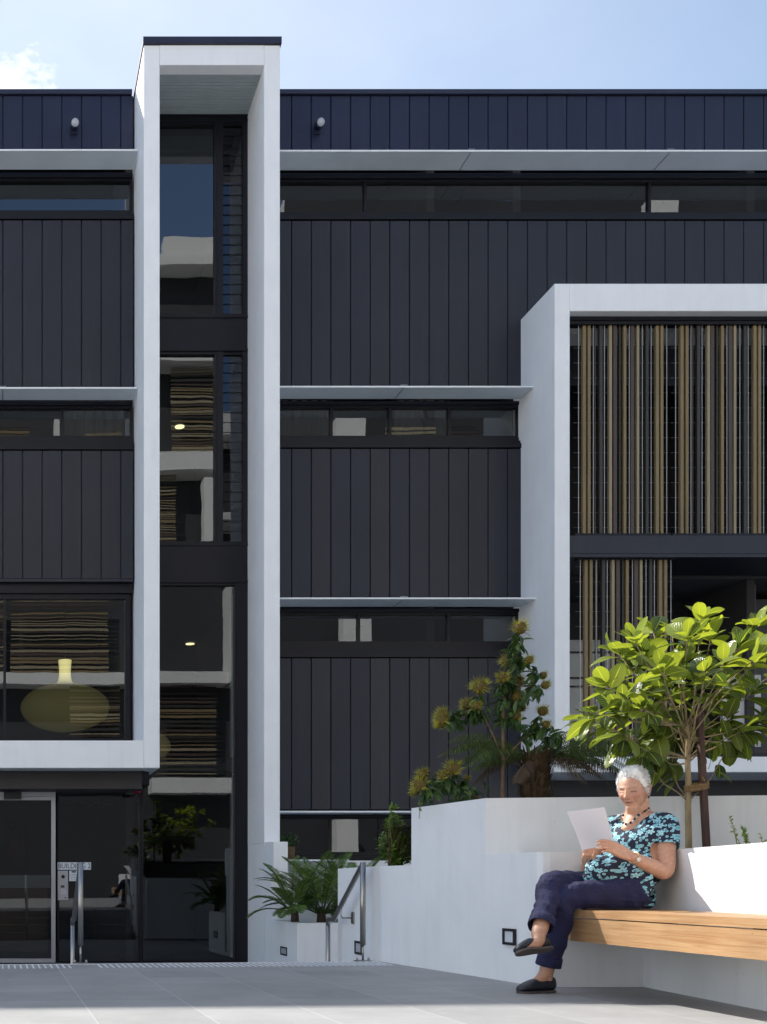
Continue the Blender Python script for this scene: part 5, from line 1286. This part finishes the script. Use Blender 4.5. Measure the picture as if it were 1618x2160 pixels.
r_ = bmesh.ops.extrude_edge_only(bm, edges=ed)
for v in [x for x in r_['geom'] if isinstance(x, bmesh.types.BMVert)]:
    c = Ls + ld*.13 if (v.co-Ls).length < .2 and v.co.z < .85 else (Rs + rd*.13 if (v.co-Rs).length < .2 and v.co.z < .85 else neck + V((0,0,-.03)))
    v.co = v.co.lerp(c, .07)
bm.to_mesh(me); bm.free(); place(me, 'top', wom)

# ---- trousers
def seer():
    m = mat('navy_trousers', (.009, .010, .052), .82, var=.2, scale=12); t = m.node_tree; L = t.links; b = t.nodes['Principled BSDF']
    b.inputs['Sheen Weight'].default_value = .06; b.inputs['Sheen Tint'].default_value = (.4,.4,.9,1)
    tc = t.nodes.new('ShaderNodeTexCoord'); v = t.nodes.new('ShaderNodeTexVoronoi'); v.inputs['Scale'].default_value = 120; L.new(tc.outputs['Object'], v.inputs[0])
    n = t.nodes.new('ShaderNodeTexNoise'); n.inputs['Scale'].default_value = 16; n.inputs['Detail'].default_value = 4; L.new(tc.outputs['Object'], n.inputs[0])
    ad_ = nd(t, 'ShaderNodeMath', operation='MULTIPLY_ADD'); L.new(v.outputs['Distance'], ad_.inputs[0]); ad_.inputs[1].default_value = .25; L.new(n.outputs['Fac'], ad_.inputs[2])
    bp = t.nodes.new('ShaderNodeBump'); bp.inputs['Strength'].default_value = .8; bp.inputs['Distance'].default_value = .012; L.new(ad_.outputs[0], bp.inputs['Height']); L.new(bp.outputs[0], b.inputs['Normal']); return m
M['navy'] = seer()
b = MB()
rings(b, [(V((3.525,6.03,.500)), tl*.14, tf*.10), (V((3.53,6.03,.55)), tl*.155, tf*.12), (V((3.54,6.035,.61)), tl*.15, tf*.118), (V((3.55,6.04,.64)), tl*.13, tf*.10)])
Lc, Rc = Lk.lerp(La, .90), Rk.lerp(Ra, .84)
limb(b, [Lhip + V((-.02,0,-.008)), Lhip.lerp(Lk,.5)+V((0,-.005,.006)), Lk + V((.004,0,.0)), Lk.lerp(La,.3)+V((.012,0,0)), Lk.lerp(La,.7)+V((.006,0,0)), Lc], [.104,.088,.068,.066,.060,.060])
limb(b, [Rhip + V((-.02,0,-.0)), Rhip.lerp(Rk,.5)+V((0,0,.012)), Rk, Rk.lerp(Ra,.3)+V((.008,.01,0)), Rk.lerp(Ra,.7), Rc], [.098,.082,.064,.060,.057,.060])
me = world_mesh(b, 'trousers', M['navy'], wom, .0055, 6, .5)
bm = bmesh.new(); bm.from_mesh(me); bm.normal_update()
dL = (La-Lk).normalized(); dR = (Ra-Rk).normalized(); dele = []
for v in bm.verts:
    p = v.co; f = .003*math.sin(60*(p.x + p.z*.8) + 4*noise.noise(p*6)) + .006*noise.noise(p*12) + .002*noise.noise(p*60); v.co = p + v.normal*f
    if v.co.z < ZT + .002 and v.co.x > BX + .01 and p.x > 3.25: v.co.z = ZT + .003
    if ((p-Lc).dot(dL) > .0 and (p-Lc).length < .11) or ((p-Rc).dot(dR) > .0 and (p-Rc).length < .11): dele.append(v)
bmesh.ops.delete(bm, geom=dele, context='VERTS'); bm.to_mesh(me); bm.free(); tro = place(me, 'trousers', wom)
def cuff(c, d, r, h):
    # turned-up cuff: an open band with thickness
    b = MB(); d = d.normalized(); u = d.orthogonal().normalized(); v = d.cross(u); n = 36; vs = []
    for (s_, rr) in ((-h, r*1.00), (-h, r*1.07), (-h*.5, r*1.085), (0, r*1.10), (.004, r*1.05), (-.01, r*.97), (-h*.7, r*.93)):
        for k in range(n):
            a = 2*math.pi*k/n; w_ = 1 + .03*math.sin(3*a+1) + .02*math.sin(7*a); vs.append(c + d*s_ + (u*math.cos(a) + v*math.sin(a))*rr*w_)
    fs = [(i*n+k, i*n+(k+1)%n, (i+1)*n+(k+1)%n, (i+1)*n+k) for i in range(6) for k in range(n)]
    b.add(vs, fs, 0, True); return b.build('cuff', M['navy'], tro, fix=True)
cuff(Lc + dL*.004, dL, .0605, .050); cuff(Rc + dR*.004, dR, .0605, .055)

# ---- slip-on shoes
M['shoe'] = mat('black_leather_shoe', (.014, .018, .028), .38, var=.1, scale=20, bump=.15, bscale=150); M['sole'] = mat('brown_shoe_sole', (.075, .058, .055), .6, var=.1, scale=20)
def shoe(heel, toe, up_):
    heel = V(heel); toe = V(toe); f = (toe-heel).normalized(); s = f.cross(V(up_)).normalized(); u = s.cross(f).normalized()
    L_ = (toe-heel).length + .03; o = heel - f*.02
    #      t, halfwidth, height, opening width factor
    prof = [(0,.018,.056),(.03,.029,.074),(.12,.034,.080),(.25,.034,.070),(.40,.035,.064),(.52,.038,.068),(.65,.042,.060),(.78,.042,.047),(.89,.035,.036),(.96,.024,.026),(1.0,.010,.017)]
    n = 20; vs = []
    for t, w_, h in prof:
        for k in range(n):
            a = 2*math.pi*k/n - math.pi/2; x = math.cos(a)*w_; z = max(0, math.sin(a)*.5+.5)*h; 
            z = (math.sin(a)*.5+.5)**.85*h if math.sin(a) > -1 else 0
            vs.append(o + f*t*L_ + s*x + u*(z+.006))
    fs = [(i*n+k, i*n+(k+1)%n, (i+1)*n+(k+1)%n, (i+1)*n+k) for i in range(len(prof)-1) for k in range(n) if not (i in (1,2,3,4) and (n//2-3) <= k < (n//2+3))]
    fs += [tuple(range(n))[::-1], tuple(range((len(prof)-1)*n, len(prof)*n))]
    b = MB(); b.add(vs, fs, 0, True); sh = b.build('shoe', M['shoe'], wom)
    md = sh.modifiers.new('thick', 'SOLIDIFY'); md.thickness = .003; md.offset = 1; sb2 = sh.modifiers.new('sub', 'SUBSURF'); sb2.levels = sb2.render_levels = 1
    b = MB(); out = []; 
    for t, w_ in ((0,.020),(.04,.030),(.15,.034),(.4,.032),(.55,.037),(.68,.043),(.82,.043),(.92,.034),(.98,.020),(1.01,.006)): out.append((t, w_))
    ring = [o + f*t*L_ + s*w_ for t, w_ in out] + [o + f*t*L_ - s*w_ for t, w_ in reversed(out)]
    m_ = len(ring); vs = [p - u*.004 for p in ring] + [p + u*.008 for p in ring]
    b.add(vs, [tuple(range(m_))[::-1], tuple(range(m_, 2*m_))] + [(i, (i+1)%m_, m_+(i+1)%m_, m_+i) for i in range(m_)]); b.build('sole', M['sole'], sh)
shoe(V((3.125,5.975,-.004)), V((2.925,5.925,-.006)), (0,0,1))
shoe(Rheel + V((.005,0,-.012)), Rt + V((0,0,-.020)), (.10,.62,1))

# ---- watch, necklace, earring
b = MB(); wc = Lw.lerp(Le, .10) ; wd = (Lw-Le).normalized(); u = wd.orthogonal().normalized(); v = wd.cross(u)
ringp = [wc + (u*math.cos(2*math.pi*k/24) + v*math.sin(2*math.pi*k/24))*.0315 for k in range(25)]
b.tube(ringp, .0032, 8, 0, False); wt = b.build('watch', mat('gold_strap', (.62,.47,.25), .35, metal=.8), wom)
vd = (camo.location - wc); vd = (vd - wd*vd.dot(wd)).normalized()
b = MB(); b.tube([wc + vd*.028, wc + vd*.0365], .0125, 24); b.build('watch_face', mat('pearl_dial', (.8,.76,.66), .25), wt)
beads = [(1318,1716,.004,2),(1314,1722,.0085,0),(1311,1729,.005,3),(1306,1731,.007,1),(1299,1734,.006,1),(1309,1737,.006,0),(1315,1739,.0085,0),(1320,1741,.008,1),(1325,1740,.006,2),(1330,1738,.0085,1),(1335,1735,.006,2),(1338,1730,.009,0),(1343,1726,.005,2),(1347,1722,.009,0),(1351,1719,.005,2),(1355,1717,.006,3),(1360,1714,.008,1),(1364,1711,.006,0),(1368,1708,.007,1)]
bm_ = [mat('teal_bead', (.012,.06,.075), .3), mat('dark_bead', (.012,.015,.025), .3), mat('pearl_bead', (.62,.56,.48), .3), mat('copper_bead', (.22,.09,.05), .35)]
b = MB(); dgs = bpy.context.evaluated_depsgraph_get(); dgs.update()
o0 = camo.location; pts_ = []
for px, py, r, mi in beads:
    d = V((X(px,1), 1, Z(py,1)-CAMZ)).normalized(); hit, loc, nn, _, ob, _ = S.ray_cast(dgs, o0, d)
    q = loc - d*r*.6 if hit and 5.5 < loc.y < 6.5 else o0 + d*((6.02)/d.y)
    pts_.append(q); b.ball(q, r*.85, 12, 8, mi)
neckl = b.build('necklace', bm_, wom)
b = MB()
srt = [pts_[0]] + sorted(pts_[1:], key=lambda q: 0) 
e0 = hl(.071, -.012, -.032)
for k, (dz, r, mi) in enumerate(((0,.003,2),(-.006,.0045,0),(-.013,.005,0),(-.019,.003,2))): b.ball(e0 + V((0,0,dz)), r, 10, 6, mi)
b.build('earring', bm_, wom)
# ring finger band omitted: too small to read; paper sheet is a thing of its own
TL_, TR_, BR_, BL_ = P(1196,1716,5.82), P(1275,1706,5.70), P(1296,1786,5.80), P(1228,1797,5.93)
b = MB(); nn_ = 14; vs = []; nrm = (TR_-TL_).cross(BL_-TL_).normalized()
for j in range(nn_+1):
    for i in range(nn_+1):
        u_, v_ = i/nn_, j/nn_; p = TL_.lerp(TR_, u_).lerp(BL_.lerp(BR_, u_), v_); p = p + nrm*(.012*math.sin(math.pi*v_)*(1-u_*.6) + .006*math.sin(2*math.pi*u_)*v_); vs.append(p)
fs = [(j*(nn_+1)+i, j*(nn_+1)+i+1, (j+1)*(nn_+1)+i+1, (j+1)*(nn_+1)+i) for j in range(nn_) for i in range(nn_)]
b.add(vs, fs, 0, True); n0 = len(b.v); b.add([p + nrm*.0006 for p in vs], [f[::-1] for f in fs], 0, True)
def paper_mat():
    m = mat('paper', (.80,.80,.83), .7); t = m.node_tree; L = t.links; o = t.nodes['Material Output']; tr = t.nodes.new('ShaderNodeBsdfTranslucent'); tr.inputs[0].default_value = (.8,.79,.84,1)
    ms = t.nodes.new('ShaderNodeMixShader'); ms.inputs[0].default_value = .3; L.new(t.nodes['Principled BSDF'].outputs[0], ms.inputs[1]); L.new(tr.outputs[0], ms.inputs[2]); L.new(ms.outputs[0], o.inputs[0]); return m
tag(b.build('paper_sheet', paper_mat(), fix=False), 'white sheet of paper held up in the woman\'s hands', 'paper')

# the figure sits a touch further back, against the wall
K = 1.011
for o in (wom,):
    o.location = camo.location + (o.location - camo.location)*K; o.scale = (K, K, K); o.location.z += .008
for n in ('paper_sheet',):
    o = bpy.data.objects[n]; o.data.transform(Matrix.Translation(V((0,0,.008)) + camo.location) @ Matrix.Scale(K, 4) @ Matrix.Translation(-camo.location))
